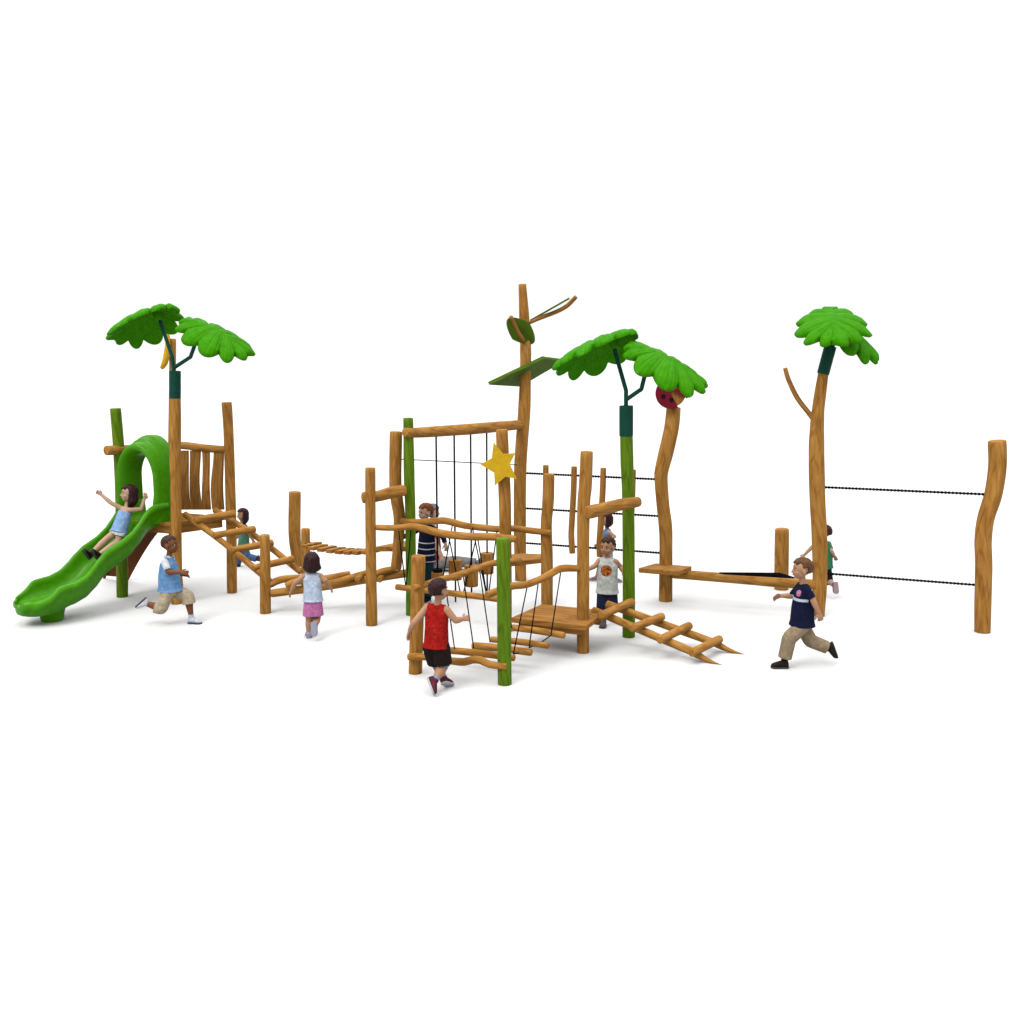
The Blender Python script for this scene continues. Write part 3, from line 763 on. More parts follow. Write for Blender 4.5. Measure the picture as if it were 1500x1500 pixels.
#KIDS
# ------------------------------------------------------------ children
def cloth(name, rgb, build=None, rough=.9):
    rgb = tuple(x*.42 for x in rgb)
    def f(nt, b):
        tc = nd(nt, 'ShaderNodeTexCoord').outputs['Object']
        n = noise_n(nt, tc, 22, 3, .4)
        c = ramp(nt, n, [(.3, tuple(x*.72 for x in rgb)), (.7, tuple(min(1, x*1.15) for x in rgb))])
        if build: c = build(nt, tc, c)
        nt.links.new(c, b.inputs['Base Color'])
        bump(nt, b, noise_n(nt, mapped(nt, tc, (1, 1, .45)), 26, 2, .8), .55, .02)
    return mat(name, rgb, rough, .05, f)
def bands(rgb, zs, xmax=9):
    """horizontal woven bands at the given heights (m above the child's base)"""
    def f(nt, tc, c):
        sx = nd(nt, 'ShaderNodeSeparateXYZ'); nt.links.new(tc, sx.inputs[0])
        for z0, z1 in zs:
            m1 = nd(nt, 'ShaderNodeMath', operation='COMPARE'); nt.links.new(sx.outputs[2], m1.inputs[0])
            m1.inputs[1].default_value = (z0+z1)/2; m1.inputs[2].default_value = (z1-z0)/2
            m2 = nd(nt, 'ShaderNodeMath', operation='LESS_THAN'); nt.links.new(sx.outputs[0], m2.inputs[0]); m2.inputs[1].default_value = xmax
            m3 = nd(nt, 'ShaderNodeMath', operation='MULTIPLY'); nt.links.new(m1.outputs[0], m3.inputs[0]); nt.links.new(m2.outputs[0], m3.inputs[1])
            c = mix(nt, 'MIX', m3.outputs[0], c, rgb)
        return c
    return f
def patch(cen, rad, col, col2=None, then=None):
    """round printed motif on a shirt, centre given in the child's own coordinates"""
    def f(nt, tc, c):
        if then: c = then(nt, tc, c)
        d = nd(nt, 'ShaderNodeVectorMath', operation='DISTANCE'); nt.links.new(tc, d.inputs[0]); d.inputs[1].default_value = cen
        n = noise_n(nt, tc, 38, 2, 1.0)
        col_ = ramp(nt, n, [(.42, col2 or col), (.52, col)])
        a = nd(nt, 'ShaderNodeMath', operation='LESS_THAN'); nt.links.new(d.outputs['Value'], a.inputs[0]); a.inputs[1].default_value = rad
        return mix(nt, 'MIX', a.outputs[0], c, col_)
    return f
def mottled(nt, tc, c):
    a = noise_n(nt, tc, 16, 3, 2.5); b_ = noise_n(nt, tc, 21, 2, 3.5)
    c = mix(nt, 'MIX', ramp(nt, a, [(.55, (0, 0, 0)), (.68, (.75, .75, .75))]), c, (.07, .003, .002))
    return mix(nt, 'MIX', ramp(nt, b_, [(.62, (0, 0, 0)), (.72, (.55, .55, .55))]), c, (.28, .06, .02))
def skinm(name, rgb):
    rgb = tuple(x*k for x, k in zip(rgb, (.56, .53, .47)))
    def f(nt, b):
        tc = nd(nt, 'ShaderNodeTexCoord').outputs['Object']
        n = noise_n(nt, tc, 9, 2)
        nt.links.new(ramp(nt, n, [(.3, tuple(x*.92 for x in rgb)), (.7, tuple(min(1, x*1.06) for x in rgb))]), b.inputs['Base Color'])
        b.inputs['Subsurface Weight'].default_value = .08; b.inputs['Subsurface Radius'].default_value = (.02, .008, .005)
    return mat(name, rgb, .6, .12, f)
def hairm(name, rgb):
    def f(nt, b):
        tc = nd(nt, 'ShaderNodeTexCoord').outputs['Object']
        n = noise_n(nt, mapped(nt, tc, (60, 60, 7)), 1.0, 3, .5)
        nt.links.new(ramp(nt, n, [(.3, tuple(x*.4 for x in rgb)), (.7, tuple(min(1, x*1.1) for x in rgb))]), b.inputs['Base Color'])
        bump(nt, b, n, .6, .01)
    return mat(name, rgb, .5, .07, f)
FAIR = skinm('fair_skin', (.42, .235, .155)); PALE = skinm('pale_skin', (.44, .29, .22)); DARKS = skinm('brown_skin', (.17, .066, .028))
H_BR = hairm('brown_hair', (.035, .013, .009)); H_DK = hairm('dark_hair', (.022, .008, .009)); H_GI = hairm('ginger_hair', (.12, .034, .012))
H_LB = hairm('light_brown_hair', (.075, .036, .015)); H_BUZZ = hairm('cropped_hair', (.035, .018, .013)); CAPM = cloth('grey_cap', (.2, .19, .19))
EYEW = mat('eye_white', (.34, .34, .34), .2, .5); EYED = mat('iris', (.015, .008, .005), .15, .5); LIP = mat('lips', (.17, .055, .042), .5, .1)
SOLE = mat('shoe_sole', (.26, .27, .29), .6, .1); SOLEB = mat('blue_grey_sole', (.13, .14, .18), .7, .05); SOLEP = mat('pink_sole', (.20, .13, .14), .7, .05)
SOLED = mat('dark_sole', (.015, .015, .018), .6, .3)

def frame(z, y):
    z = Vector(z).normalized(); y = Vector(y); y = (y-z*y.dot(z)).normalized(); x = y.cross(z)
    return x, y, z
def loft(secs, n=24):
    """secs: (centre, right vec, fwd vec, half width, half depth)"""
    V, Fc = [], []
    for c_, rx, fy, hw, hd in secs:
        for k in range(n):
            a = 2*math.pi*k/n; ca, sa = math.cos(a), math.sin(a)
            e = .85
            V.append(c_+rx*hw*math.copysign(abs(ca)**e, ca)+fy*hd*math.copysign(abs(sa)**e, sa))
    m_ = len(secs)
    for i in range(m_-1):
        for k in range(n): Fc.append((i*n+k, i*n+(k+1) % n, (i+1)*n+(k+1) % n, (i+1)*n+k))
    Fc += [tuple(range(n))[::-1], tuple(range((m_-1)*n, m_*n))]
    return V, Fc
def cone(a, b, ra, rb, n=16, mid=None):
    a, b = Vector(a), Vector(b); d = (b-a)
    x, y, z = frame(d, Vector((0, 0, 1)) if abs(d.normalized().z) < .9 else Vector((0, 1, 0)))
    if mid: return loft([(a, x, y, ra, ra), (a.lerp(b, .35), x, y, mid, mid), (b, x, y, rb, rb)], n)
    return loft([(a, x, y, ra, ra), (b, x, y, rb, rb)], n)
def ell(c_, X, Y, Z, rx, ry, rz, n=20, m_=14):
    V, Fc = [c_-Z*rz], []
    for i in range(1, m_):
        p = -math.pi/2+math.pi*i/m_
        for k in range(n):
            a = 2*math.pi*k/n; V.append(c_+X*rx*math.cos(p)*math.cos(a)+Y*ry*math.cos(p)*math.sin(a)+Z*rz*math.sin(p))
    V.append(c_+Z*rz); t = len(V)-1
    for k in range(n): Fc.append((0, 1+(k+1) % n, 1+k))
    for i in range(m_-2):
        for k in range(n): Fc.append((1+i*n+k, 1+i*n+(k+1) % n, 1+(i+1)*n+(k+1) % n, 1+(i+1)*n+k))
    for k in range(n): Fc.append((t, 1+(m_-2)*n+k, 1+(m_-2)*n+(k+1) % n))
    return V, Fc
ZX, ZY, ZZ = Vector((1, 0, 0)), Vector((0, 1, 0)), Vector((0, 0, 1))
def ball(c_, r): return ell(Vector(c_), ZX, ZY, ZZ, r, r, r, 16, 10)
def fuse(name, parts, voxel, smooth, m, parent, base):
    """one continuous surface from overlapping closed shapes"""
    V, Fc, _ = joinm(parts)
    t = bpy.data.meshes.new('tmp'); t.from_pydata([tuple(v-base) for v in V], [], Fc)
    o = bpy.data.objects.new('tmp', t); COL.objects.link(o); fix_normals(o)
    r = o.modifiers.new('r', 'REMESH'); r.mode = 'VOXEL'; r.voxel_size = voxel; r.use_smooth_shade = True
    if smooth: s = o.modifiers.new('s', 'SMOOTH'); s.factor = .5; s.iterations = smooth
    dg = bpy.context.evaluated_depsgraph_get(); dg.update()
    me = bpy.data.meshes.new_from_object(o.evaluated_get(dg)); me.name = name
    bpy.data.objects.remove(o); bpy.data.meshes.remove(t)
    me.materials.clear(); me.materials.append(m)
    me.polygons.foreach_set('use_smooth', [True]*len(me.polygons))
    for a in [x.name for x in me.attributes if x.name == 'sharp_face']: me.attributes.remove(me.attributes[a])
    q = bpy.data.objects.new(name, me); COL.objects.link(q)
    if parent: q.parent = parent
    else: q.location = base
    q['_b'] = tuple(base)
    return q

def hand(w, d, palm, s, curl=.5, thumb=1):
    """palm plus five separate fingers; w wrist, d direction, palm = palm normal"""
    d = Vector(d).normalized(); x, y, z = frame(d, palm)  # z along hand, y palm normal, x across
    P_ = [loft([(w-z*.01*s, x, y, .019*s, .015*s), (w+z*.018*s, x, y, .027*s, .014*s), (w+z*.048*s, x, y, .030*s, .012*s), (w+z*.056*s, x, y, .024*s, .008*s)], 14)]
    for i, ln in enumerate((.040, .047, .043, .034)):
        b0 = w+z*.046*s+x*(-.021+.0140*i)*s
        d1 = (z*math.cos(curl*.5)+y*math.sin(curl*.5)+x*(-.18+.12*i)).normalized()
        d2 = (z*math.cos(curl*1.4)+y*math.sin(curl*1.4)+x*(-.18+.12*i)).normalized()
        m1 = b0+d1*ln*.55*s; e1 = m1+d2*ln*.55*s; r = .0074*s
        P_ += [cone(b0, m1, r*1.08, r, 10), cone(m1, e1, r, r*.82, 10), ball(m1, r), ball(e1, r*.85)]
    tb = w+z*.016*s-x*.024*s*thumb
    t1 = tb+(z*.62-x*.72*thumb+y*.25).normalized()*.026*s; t2 = t1+(z*.88-x*.25*thumb+y*.35).normalized()*.022*s
    P_ += [cone(w+z*.012*s-x*.010*s*thumb, tb, .012*s, .010*s, 10), cone(tb, t1, .0098*s, .0085*s, 10), cone(t1, t2, .0085*s, .007*s, 10), ball(tb, .010*s), ball(t1, .0086*s), ball(t2, .0072*s)]
    return P_

def child(label, ground, yaw, j, s=1.0, hair=('short', None), skin=None, gw=1.15, gd=1.2, lg=.006, shirt=None, sleeve=0, shorts=None, legs='shorts', slen=.0, shoe=None, sole=None, head_dir=None, hs=1.0, group=None,
          trim=None, vest=None, skirt=False, hem=0, slide=False, strap=False, face=True, up=None, sock=None, extra=None, cuff=None, plant=''):
    """j: joints as photo pixels + depth offset in metres from the child's own plane"""
    if slide:
        base = SLP(*ground, 0.0); Jf = lambda t: SLP(t[0], t[1], t[2])
    else:
        base = PZ(*ground); Y0 = base.y; Jf = lambda t: PY(t[0], t[1], Y0+t[2])
    f = Vector((yaw[0], yaw[1], 0)).normalized(); R = Vector((f.y, -f.x, 0))
    q = {k: Jf(v) for k, v in j.items()}
    sh, pe, hd = q['sh'], q['pe'], q['hd']
    spine = (sh-pe).normalized()
    Rc, Fc_, Uc = frame(spine, f)          # chest frame: right, forward, up
    if Rc.dot(R) < 0: Rc = -Rc
    rs, ls = sh+Rc*.098*s-Uc*.012*s, sh-Rc*.098*s-Uc*.012*s
    rh, lh = pe+Rc*.052*s-Uc*.02*s, pe-Rc*.052*s-Uc*.02*s
    # ---- body: one surface
    B = [loft([(pe-Uc*.045*s, Rc, Fc_, .070*s*gw, .058*s*gd), (pe, Rc, Fc_, .086*s*gw, .070*s*gd), (pe.lerp(sh, .3), Rc, Fc_, .079*s*gw, .064*s*gd), (pe.lerp(sh, .62), Rc, Fc_, .083*s*gw, .063*s*gd),
               (pe.lerp(sh, .88), Rc, Fc_, .090*s*gw, .056*s*(1+gd)/2), (sh+Uc*.006*s, Rc, Fc_, .066*s, .042*s), (sh+Uc*.026*s, Rc, Fc_, .038*s, .034*s)])]
    neck_top = hd-Vector((0, 0, .045))*s*hs
    B += [cone(sh-Uc*.02*s, neck_top, .036*s, .032*s), ball(rs, .036*s), ball(ls, .036*s), cone(sh-Uc*.01*s, rs, .040*s, .035*s), cone(sh-Uc*.01*s, ls, .040*s, .035*s)]
    for sd, S_, o_ in (('r', rs, 1), ('l', ls, -1)):
        el, wr = q[sd+'e'], q[sd+'w']
        B += [cone(S_, el, .037*s, .029*s), ball(el, .0292*s), cone(el, wr, .0295*s, .0205*s, mid=.030*s), ball(wr, .0188*s)]
        dirn = (q[sd+'t']-wr) if sd+'t' in q else (wr-el)
        pn = -Rc*o_ + Vector((0, 0, -.6))
        if abs(dirn.normalized().dot(pn.normalized())) > .9: pn = Fc_
        B += hand(wr, dirn, pn, s*1.0, .45, o_ if dirn.z < .3 else -o_)
    knee = {}
    for sd, S_ in (('r', rh), ('l', lh)):
        kn, an = q[sd+'k'], q[sd+'a']
        B += [ball(S_, .056*s), cone(S_, kn, .062*s, .046*s), ball(kn, .0462*s), cone(kn, an, .045*s, .029*s, mid=.048*s), ball(an, .031*s)]
    # ---- head
    hf = Vector(head_dir) if head_dir else f
    hs *= .965
    hz = Vector(up) if up else Vector((0, 0, 1))
    hy = hf.normalized(); hx = hy.cross(hz).normalized(); hz = hx.cross(hy).normalized()
    k = s*hs
    def hp(x, y, z): return hd+hx*x*k+hy*y*k+hz*z*k
    B += [ell(hp(0, -.008, .022), hx, hy, hz, .078*k, .094*k, .088*k), ell(hp(0, .020, -.032), hx, hy, hz, .062*k, .070*k, .066*k), ell(hp(0, .045, -.072), hx, hy, hz, .030*k, .030*k, .024*k),
          ell(hp(.034, .052, -.030), hx, hy, hz, .028*k, .026*k, .028*k), ell(hp(-.034, .052, -.030), hx, hy, hz, .028*k, .026*k, .028*k),
          ell(hp(0, .094, -.024), hx, hy, hz, .012*k, .015*k, .013*k), cone(hp(0, .084, .008), hp(0, .098, -.022), .006*k, .009*k, 10),
          ell(hp(.079, -.006, -.014), hx, hy, hz, .010*k, .019*k, .026*k), ell(hp(-.079, -.006, -.014), hx, hy, hz, .010*k, .019*k, .026*k),
          ell(hp(0, .078, -.052), hx, hy, hz, .022*k, .014*k, .012*k), cone(neck_top-Vector((0, 0, .02))*s, hp(0, -.012, -.03), .034*s, .036*k)]
    body = fuse('person', B, .0042*s, 3, skin, None, base)
    tag(body, label, 'child', group or 'children at play')
    def part(name, parts, m, v=.006, sm=2): return fuse(name, parts, v*s, sm, m, body, base)
    def raw(name, parts, m, par=None, sharp=60):
        V, F2, _ = joinm(parts); return fix_normals(link_mesh(name, V, F2, m, par or body, base, None, True, sharp))
    # ---- face
    if face:
        for sx in (-1, 1):
            e = hp(sx*.031, .0715, .004); ev = raw('eye', [ell(e, hx, hy, hz, .0115*k, .0095*k, .0075*k, 12, 8)], EYEW)
            raw('iris', [ell(hp(sx*.031, .0765, .004), hx, hy, hz, .0092*k, .0072*k, .0086*k, 12, 8)], EYED, ev)
            raw('eyebrow', [ell(hp(sx*.033, .080, .025), hx, hy, hz, .017*k, .006*k, .0045*k, 12, 8)], hair[1] if hair[1] else H_BR)
        raw('mouth', [ell(hp(0, .0885, -.052), hx, hy, hz, .019*k, .006*k, .0055*k, 14, 8)], LIP)
    # ---- hair
    st, hm = hair
    if hm:
        V, Fh = [], []
        nu, nv = 72, 44
        for i in range(nv+1):
            th = math.pi*i/nv
            for kx in range(nu):
                a = 2*math.pi*kx/nu
                d = Vector((math.sin(th)*math.cos(a), math.sin(th)*math.sin(a), math.cos(th)))
                front = d.y; up_ = d.z
                line = {'short': .50, 'buzz': .50, 'bob': .42, 'long': .45, 'cap': .30}[st]
                # face opening: forward and below the hair line
                open_ = min(1, max(0, (front-(.18 if st in ('short', 'buzz') else .28))/.16))*min(1, max(0, (line+.10*math.sin(a*7+2)-up_)/.12))
                if st in ('short', 'buzz'):
                    ear = min(1, max(0, (abs(d.x)-.80)/.1))*min(1, max(0, (.12-up_)/.1))*min(1, max(0, (front+.38)/.14)); open_ = max(open_, ear)
                    nape = min(1, max(0, (-.52-up_)/.12)); open_ = max(open_, nape)
                t_ = {'short': .014, 'buzz': .005, 'bob': .016, 'long': .016, 'cap': .016}[st]
                nz = noise.noise(Vector((d.x*5, d.y*5, d.z*3))+Vector((3, 1, 7)))*(.008 if st != 'buzz' else .001)
                rx, ry, rz = .078+t_+nz, .095+t_+nz, .089+t_*1.15+nz
                p = Vector((d.x*rx, d.y*ry-.010, d.z*rz+.022))
                if st in ('bob', 'long') and up_ < .1:
                    w_ = min(1, (.1-up_)/.5); ln = .055 if st == 'bob' else .105
                    p.z = p.z*(1-w_)+(-.005-(.1-up_)/1.1*(.075+ln))*w_
                    sc = 1+.42*w_*min(1, max(0, (-up_-.2)))*1.6
                    p.x *= min(1.35, sc*(1+.10*w_)); p.y = p.y*(1+.05*w_) if p.y < 0 else p.y*.8
                if open_ > 0:
                    pin = Vector((d.x*.055, d.y*.065-.012, max(-.06, d.z*.06)+.022)); p = p.lerp(pin, open_)
                V.append(hp(p.x, p.y, p.z))
        for i in range(nv):
            for kx in range(nu): Fh.append((i*nu+kx, (i+1)*nu+kx, (i+1)*nu+(kx+1) % nu, i*nu+(kx+1) % nu))
        hr = fix_normals(link_mesh('cap' if st == 'cap' else 'hair', V, Fh, hm, body, base, None, True, None))
    if extra == 'ponytail':
        for sx in (-1, 1):
            raw('ponytail', [ell(hp(sx*.085, -.05, -.01), hx, hy, hz, .026*k, .03*k, .075*k)], hm)
    # ---- shirt
    if shirt:
        g_ = .013*s
        top = 1.0 if not strap else .86
        low = pe.lerp(sh, hem) if hem >= 0 else pe+(pe-sh)*(-hem)
        secs = [(low, Rc, Fc_, ((.094+(.008 if hem < .1 else 0))*s+g_)*gw, (.081*s+g_)*gd), (low.lerp(sh, .12), Rc, Fc_, (.090*s+g_)*gw, (.072*s+g_)*gd), (low.lerp(sh, .5), Rc, Fc_, (.083*s+g_)*gw, (.066*s+g_)*gd),
                (pe.lerp(sh, .86), Rc, Fc_, (.091*s+g_*.8)*gw, (.058*s+g_)*(1+gd)/2)]
        if not strap: secs += [(sh+Uc*.010*s, Rc, Fc_, .068*s+g_*.6, .042*s+g_), (sh+Uc*.026*s, Rc, Fc_, .044*s, .040*s)]
        ps = [loft(secs)]
        vs_ = []
        for S_, sd in ((rs, 'r'), (ls, 'l')):
            if not strap:
                ps += [ball(S_, .036*s+g_*.55), cone(sh-Uc*.008*s, S_, .044*s, .036*s+g_*.5)] if sleeve > 0 else [cone(sh-Uc*.006*s, S_-(S_-sh)*.12, .045*s, .036*s+g_*.35)]
            if sleeve > 0:
                el, wr = q[sd+'e'], q[sd+'w']
                t1 = min(1, sleeve)
                pc_ = [ball(S_, .036*s+g_*.6), cone(S_, S_.lerp(el, t1), .036*s+g_*.6, .031*s+g_*.8)]
                if sleeve > 1: pc_ += [ball(el, .027*s+g_*.7), cone(el, el.lerp(wr, sleeve-1), .027*s+g_*.75, .021*s+g_*.6)]
                if vest: part('sleeve', pc_, vest)
                else: ps += pc_
            if strap: ps += [cone(sh+Rc*(.045 if sd == 'r' else -.045)*s+Uc*.018*s, pe.lerp(sh, .8)+Rc*(.05 if sd == 'r' else -.05)*s+Fc_*.058*s, .007*s, .007*s, 8),
                             cone(sh+Rc*(.045 if sd == 'r' else -.045)*s+Uc*.018*s, pe.lerp(sh, .8)+Rc*(.05 if sd == 'r' else -.05)*s-Fc_*.058*s, .007*s, .007*s, 8)]
        so = part('shirt', ps, shirt)
        if vest:
            raw('collar', [loft([(sh+Uc*.018*s, Rc, Fc_, .050*s, .050*s), (sh+Uc*.048*s, Rc, Fc_, .041*s, .042*s)])], vest)
        if trim:
            raw('hem_band', [loft([(low-Uc*.004*s, Rc, Fc_, (.104*s+g_)*gw, (.083*s+g_)*gd), (low+Uc*.02*s, Rc, Fc_, (.102*s+g_)*gw, (.082*s+g_)*gd)], 40)], trim, so)
    # ---- shorts, trousers or skirt
    if shorts:
        g_ = .014*s
        ps = [loft([(pe-Uc*.055*s, Rc, Fc_, (.080*s+g_*.6)*gw, (.064*s+g_)*gd*.95), (pe, Rc, Fc_, (.087*s+g_*.9)*gw, (.071*s+g_*.7)*gd*.9), (pe.lerp(sh, .17), Rc, Fc_, (.083*s+g_*.5)*gw, (.067*s+g_*.3)*gd*.88)])]
        if skirt:
            lowp = (q['rk']+q['lk'])/2; lowp = pe.lerp(lowp, .80)
            ps = [loft([(lowp, Rc, Fc_, .132*s, .115*s), (lowp.lerp(pe, .5), Rc, Fc_, .122*s, .106*s), (pe, Rc, Fc_, .112*s, .096*s), (pe.lerp(sh, .16), Rc, Fc_, .098*s, .082*s)])]
        else:
            for sd, S_ in (('r', rh), ('l', lh)):
                kn, an = q[sd+'k'], q[sd+'a']; L_ = lg*s
                if slen < 0:
                    e_ = S_.lerp(kn, 1+slen); ps += [ball(S_, .060*s+g_*.6+L_), cone(S_, e_, .063*s+g_*.7+L_, .054*s+g_*1.2+L_)]
                else:
                    e_ = kn.lerp(an, slen)
                    ps += [ball(S_, .054*s+g_*.5+L_*.7), cone(S_, kn, .057*s+g_*.6+L_*.7, .047*s+g_*.8+L_), ball(kn, .045*s+g_*.75+L_), cone(kn, e_, .046*s+g_*.8+L_, (.040 if slen > .6 else .048)*s+g_*.9+L_)]
        so = part('skirt' if skirt else ('trousers' if slen > .6 else 'shorts'), ps, shorts)
        if cuff:
            for sd, S_ in (('r', rh), ('l', lh)):
                kn, an = q[sd+'k'], q[sd+'a']; e_ = kn.lerp(an, slen) if slen >= 0 else S_.lerp(kn, 1+slen); dd = (an-kn if slen >= 0 else kn-S_).normalized()
                raw('cuff', [cone(e_-dd*.006*s, e_+dd*.022*s, .047*s+g_*.8, .049*s+g_*.8, 24)], cuff, so)
    # ---- socks, shoes
    for sd in ('r', 'l'):
        an, to, kn = q[sd+'a'], q[sd+'f'], q[sd+'k']
        shin = (an-kn).normalized()
        if sock: raw('sock', [cone(an-shin*.075*s, an+shin*.012*s, .036*s, .0335*s, 18)], sock)
        d = (to-an); d = d-shin*min(.0, d.dot(shin)) if False else d
        ln = .172*s; fs = s*1.22
        dn = d.normalized()
        dn2 = (dn-shin*(dn.dot(shin))*.0).normalized()
        # sole plane: normal = away from shin
        nrm = (shin-dn2*shin.dot(dn2)).normalized()
        x_ = dn2.cross(nrm).normalized()
        heel = an-dn2*.042*s+nrm*.018*s
        if sd in plant:                                     # foot flat on the floor
            dn2 = Vector((dn.x, dn.y, 0)).normalized(); nrm = Vector((0, 0, -1)); x_ = dn2.cross(nrm).normalized()
            heel = Vector((an.x, an.y, .0405*fs))-dn2*.042*s
        secs = []
        for t, hw, hh in ((0, .020, .020), (.06, .028, .030), (.25, .030, .032), (.5, .031, .026), (.75, .035, .020), (.93, .029, .015), (1, .016, .009)):
            c_ = heel+dn2*ln*t+nrm*(.032-hh)*fs; secs.append((c_, x_, nrm, hw*fs, hh*fs))
        if not shoe:
            continue
        sp = [loft(secs, 20)]
        if not sock or True: sp.append(cone(an-shin*.020*s, an+shin*.02*s if sd not in plant else Vector((an.x, an.y, .035*s)), .034*s, .036*s, 16))
        so = part('shoe', sp, shoe, .005)
        if sole:
            s2 = [(heel+dn2*ln*t+nrm*(.031*fs), x_, nrm, hw*fs*1.08, .0085*fs) for t, hw in ((-.02, .018), (.05, .028), (.3, .030), (.55, .031), (.78, .036), (.95, .029), (1.02, .015))]
            raw('sole', [loft(s2, 20)], sole, so)
    return body

WHITE = cloth('white_cotton', (.78, .80, .88))
# girl on the slide
child('girl in a pale blue top sitting on the slide with both arms raised', (174, 795), (SD.x, SD.y), dict(
    hd=(188.5, 723.5, -.02), sh=(185, 745, -.02), pe=(174.5, 778, -.03), re=(163, 737, -.22), rw=(149, 725, -.36), rt=(142, 720, -.42), le=(207, 746, .16), lw=(211.5, 731, .18), lt=(214, 722, .19),
    rk=(157, 789, -.10), ra=(133, 812, -.11), rf=(125, 801, -.12), lk=(173, 794, .03), la=(145, 812.5, .02), lf=(137.5, 801, .01)),
    s=1.02, hair=('long', H_DK), skin=PALE, shirt=cloth('pale_blue_top', (.30, .48, .80)), strap=True, shorts=cloth('white_frilled_shorts', (.75, .85, .83)), slen=-.62, hem=-.06, shoe=cloth('brown_sandal', (.03, .014, .012)), sole=SOLED,
    head_dir=(-.80, -.52, .10), slide=True, hs=1.15, up=(-.12, .1, 1))
# boy in the blue vest
child('boy in a light blue vest and beige shorts running to the right by the slide', (285, 914.5), (1, -.08), dict(
    hd=(249, 798, 0), sh=(246, 819, 0), pe=(249, 863, 0), re=(246.5, 838, -.15), rw=(265, 838.5, -.16), rt=(277, 839, -.16), le=(253, 838, .15), lw=(268, 842, .14), lt=(277, 842.5, .13),
    rk=(236, 891, -.08), ra=(214.5, 884, -.08), rf=(200, 897, -.08), lk=(275, 873, .05), la=(280, 902, .04), lf=(298, 912, .02)),
    gw=1.15, gd=1.62, lg=.020, plant='l', s=1.10, hair=('buzz', H_BUZZ), skin=DARKS, shirt=cloth('light_blue_vest', (.17, .36, .66)), sleeve=.75, vest=WHITE, trim=cloth('blue_hem', (.25, .45, .74)), shorts=cloth('beige_shorts', (.58, .48, .34)), slen=.38, shoe=cloth('white_trainer', (.72, .76, .86)), sole=SOLED, hs=1.09, hem=-.03)
# girl behind the ladder
child('girl with long dark hair and green top running behind the log ladder', (348, 831), (-1, -.25), dict(
    hd=(355, 754, 0), sh=(358, 770.5, 0), pe=(357, 799, 0), re=(351, 783, .12), rw=(344, 790, .14), le=(366, 783, -.12), lw=(371, 792, -.10), lk=(363, 815, -.06), la=(377, 819, -.06), lf=(384, 826, -.06),
    rk=(349, 814, .06), ra=(349, 827, .06), rf=(342, 830.5, .06)),
    plant='r', s=.96, hair=('long', H_DK), skin=FAIR, shirt=cloth('sea_green_top', (.12, .32, .23)), sleeve=.6, shorts=cloth('blue_jeans', (.10, .18, .36)), slen=.9, shoe=cloth('mauve_shoe', (.10, .06, .12)), sole=SOLED, hs=1.0, head_dir=(-.8, -.6, 0))
# girl in pink skirt
child('girl in a pale tank top and pink skirt seen from behind', (452.5, 934), (-.06, 1), dict(
    hd=(457, 823, 0), sh=(457.5, 842.5, 0), pe=(458.5, 880, 0), re=(476, 850, -.02), rw=(484, 861, .14), le=(433, 853, -.03), lw=(427, 865, .03), lt=(423.5, 872.5, .05),
    rk=(464.5, 905, .05), ra=(461.5, 917, -.10), rf=(462.5, 934, -.16), lk=(453, 907, .02), la=(452.5, 929, 0), lf=(451, 929.5, .17)),
    plant='l', s=1.04, hair=('bob', H_DK), skin=FAIR, shirt=cloth('pale_blue_tank_top', (.60, .70, .88)), sleeve=0, shorts=cloth('pink_skirt', (.66, .22, .48)), skirt=True, shoe=cloth('grey_pink_shoe', (.46, .42, .52)), sole=SOLEB, hs=1.06, face=False)
# boy in the striped jumper
child('ginger boy in a navy and white striped jumper beside the tall green post', (625, 881), (-.75, -.6), dict(
    hd=(623, 750.5, 0), sh=(626, 770.5, 0), pe=(624, 818, 0), re=(600, 783, .05), rw=(586, 788, -.02), rt=(578, 792.5, -.04), le=(648.5, 785, -.05), lw=(652.5, 797, -.10), lt=(655, 808, -.12),
    rk=(617, 848, -.02), ra=(618, 873, .08), rf=(611, 879, .02), lk=(628, 848, -.05), la=(627, 874, -.03), lf=(622, 880, -.13)),
    gw=1.22, gd=1.25, lg=.01, plant='rl', s=1.15, hair=('short', H_GI), skin=PALE, shirt=cloth('navy_striped_jumper', (.010, .012, .035), bands((.30, .31, .34), [(.62, .637), (.72, .737), (.81, .825), (.90, .915)])), sleeve=1.85, shorts=cloth('teal_jeans', (.012, .05, .065)), slen=.95,
    shoe=cloth('black_shoe', (.012, .012, .018)), sole=SOLE, hs=1.02, head_dir=(-.80, -.55, -.08), hem=-.06)
# person sitting behind him
child('person in a grey cap and red vest sitting on the floor behind the striped boy', (645, 836), (.95, -.25), dict(
    hd=(634.5, 750, 0), sh=(634, 778, 0), pe=(634, 824, 0), re=(641, 803, -.12), rw=(645.5, 814, -.14), le=(640, 802, .14), lw=(648, 816, .16), rk=(668, 823, -.08), ra=(698, 825, -.08), rf=(704, 814, -.08),
    lk=(668, 822, .08), la=(699, 825, .08), lf=(706, 815, .08)),
    s=1.42, hair=('cap', CAPM), skin=PALE, shirt=cloth('faded_red_vest', (.30, .05, .06)), sleeve=0, shorts=cloth('grey_trousers', (.22, .22, .23)), slen=.95, shoe=cloth('grey_shoe', (.2, .2, .22)), sole=SOLED, face=True, hs=.82)
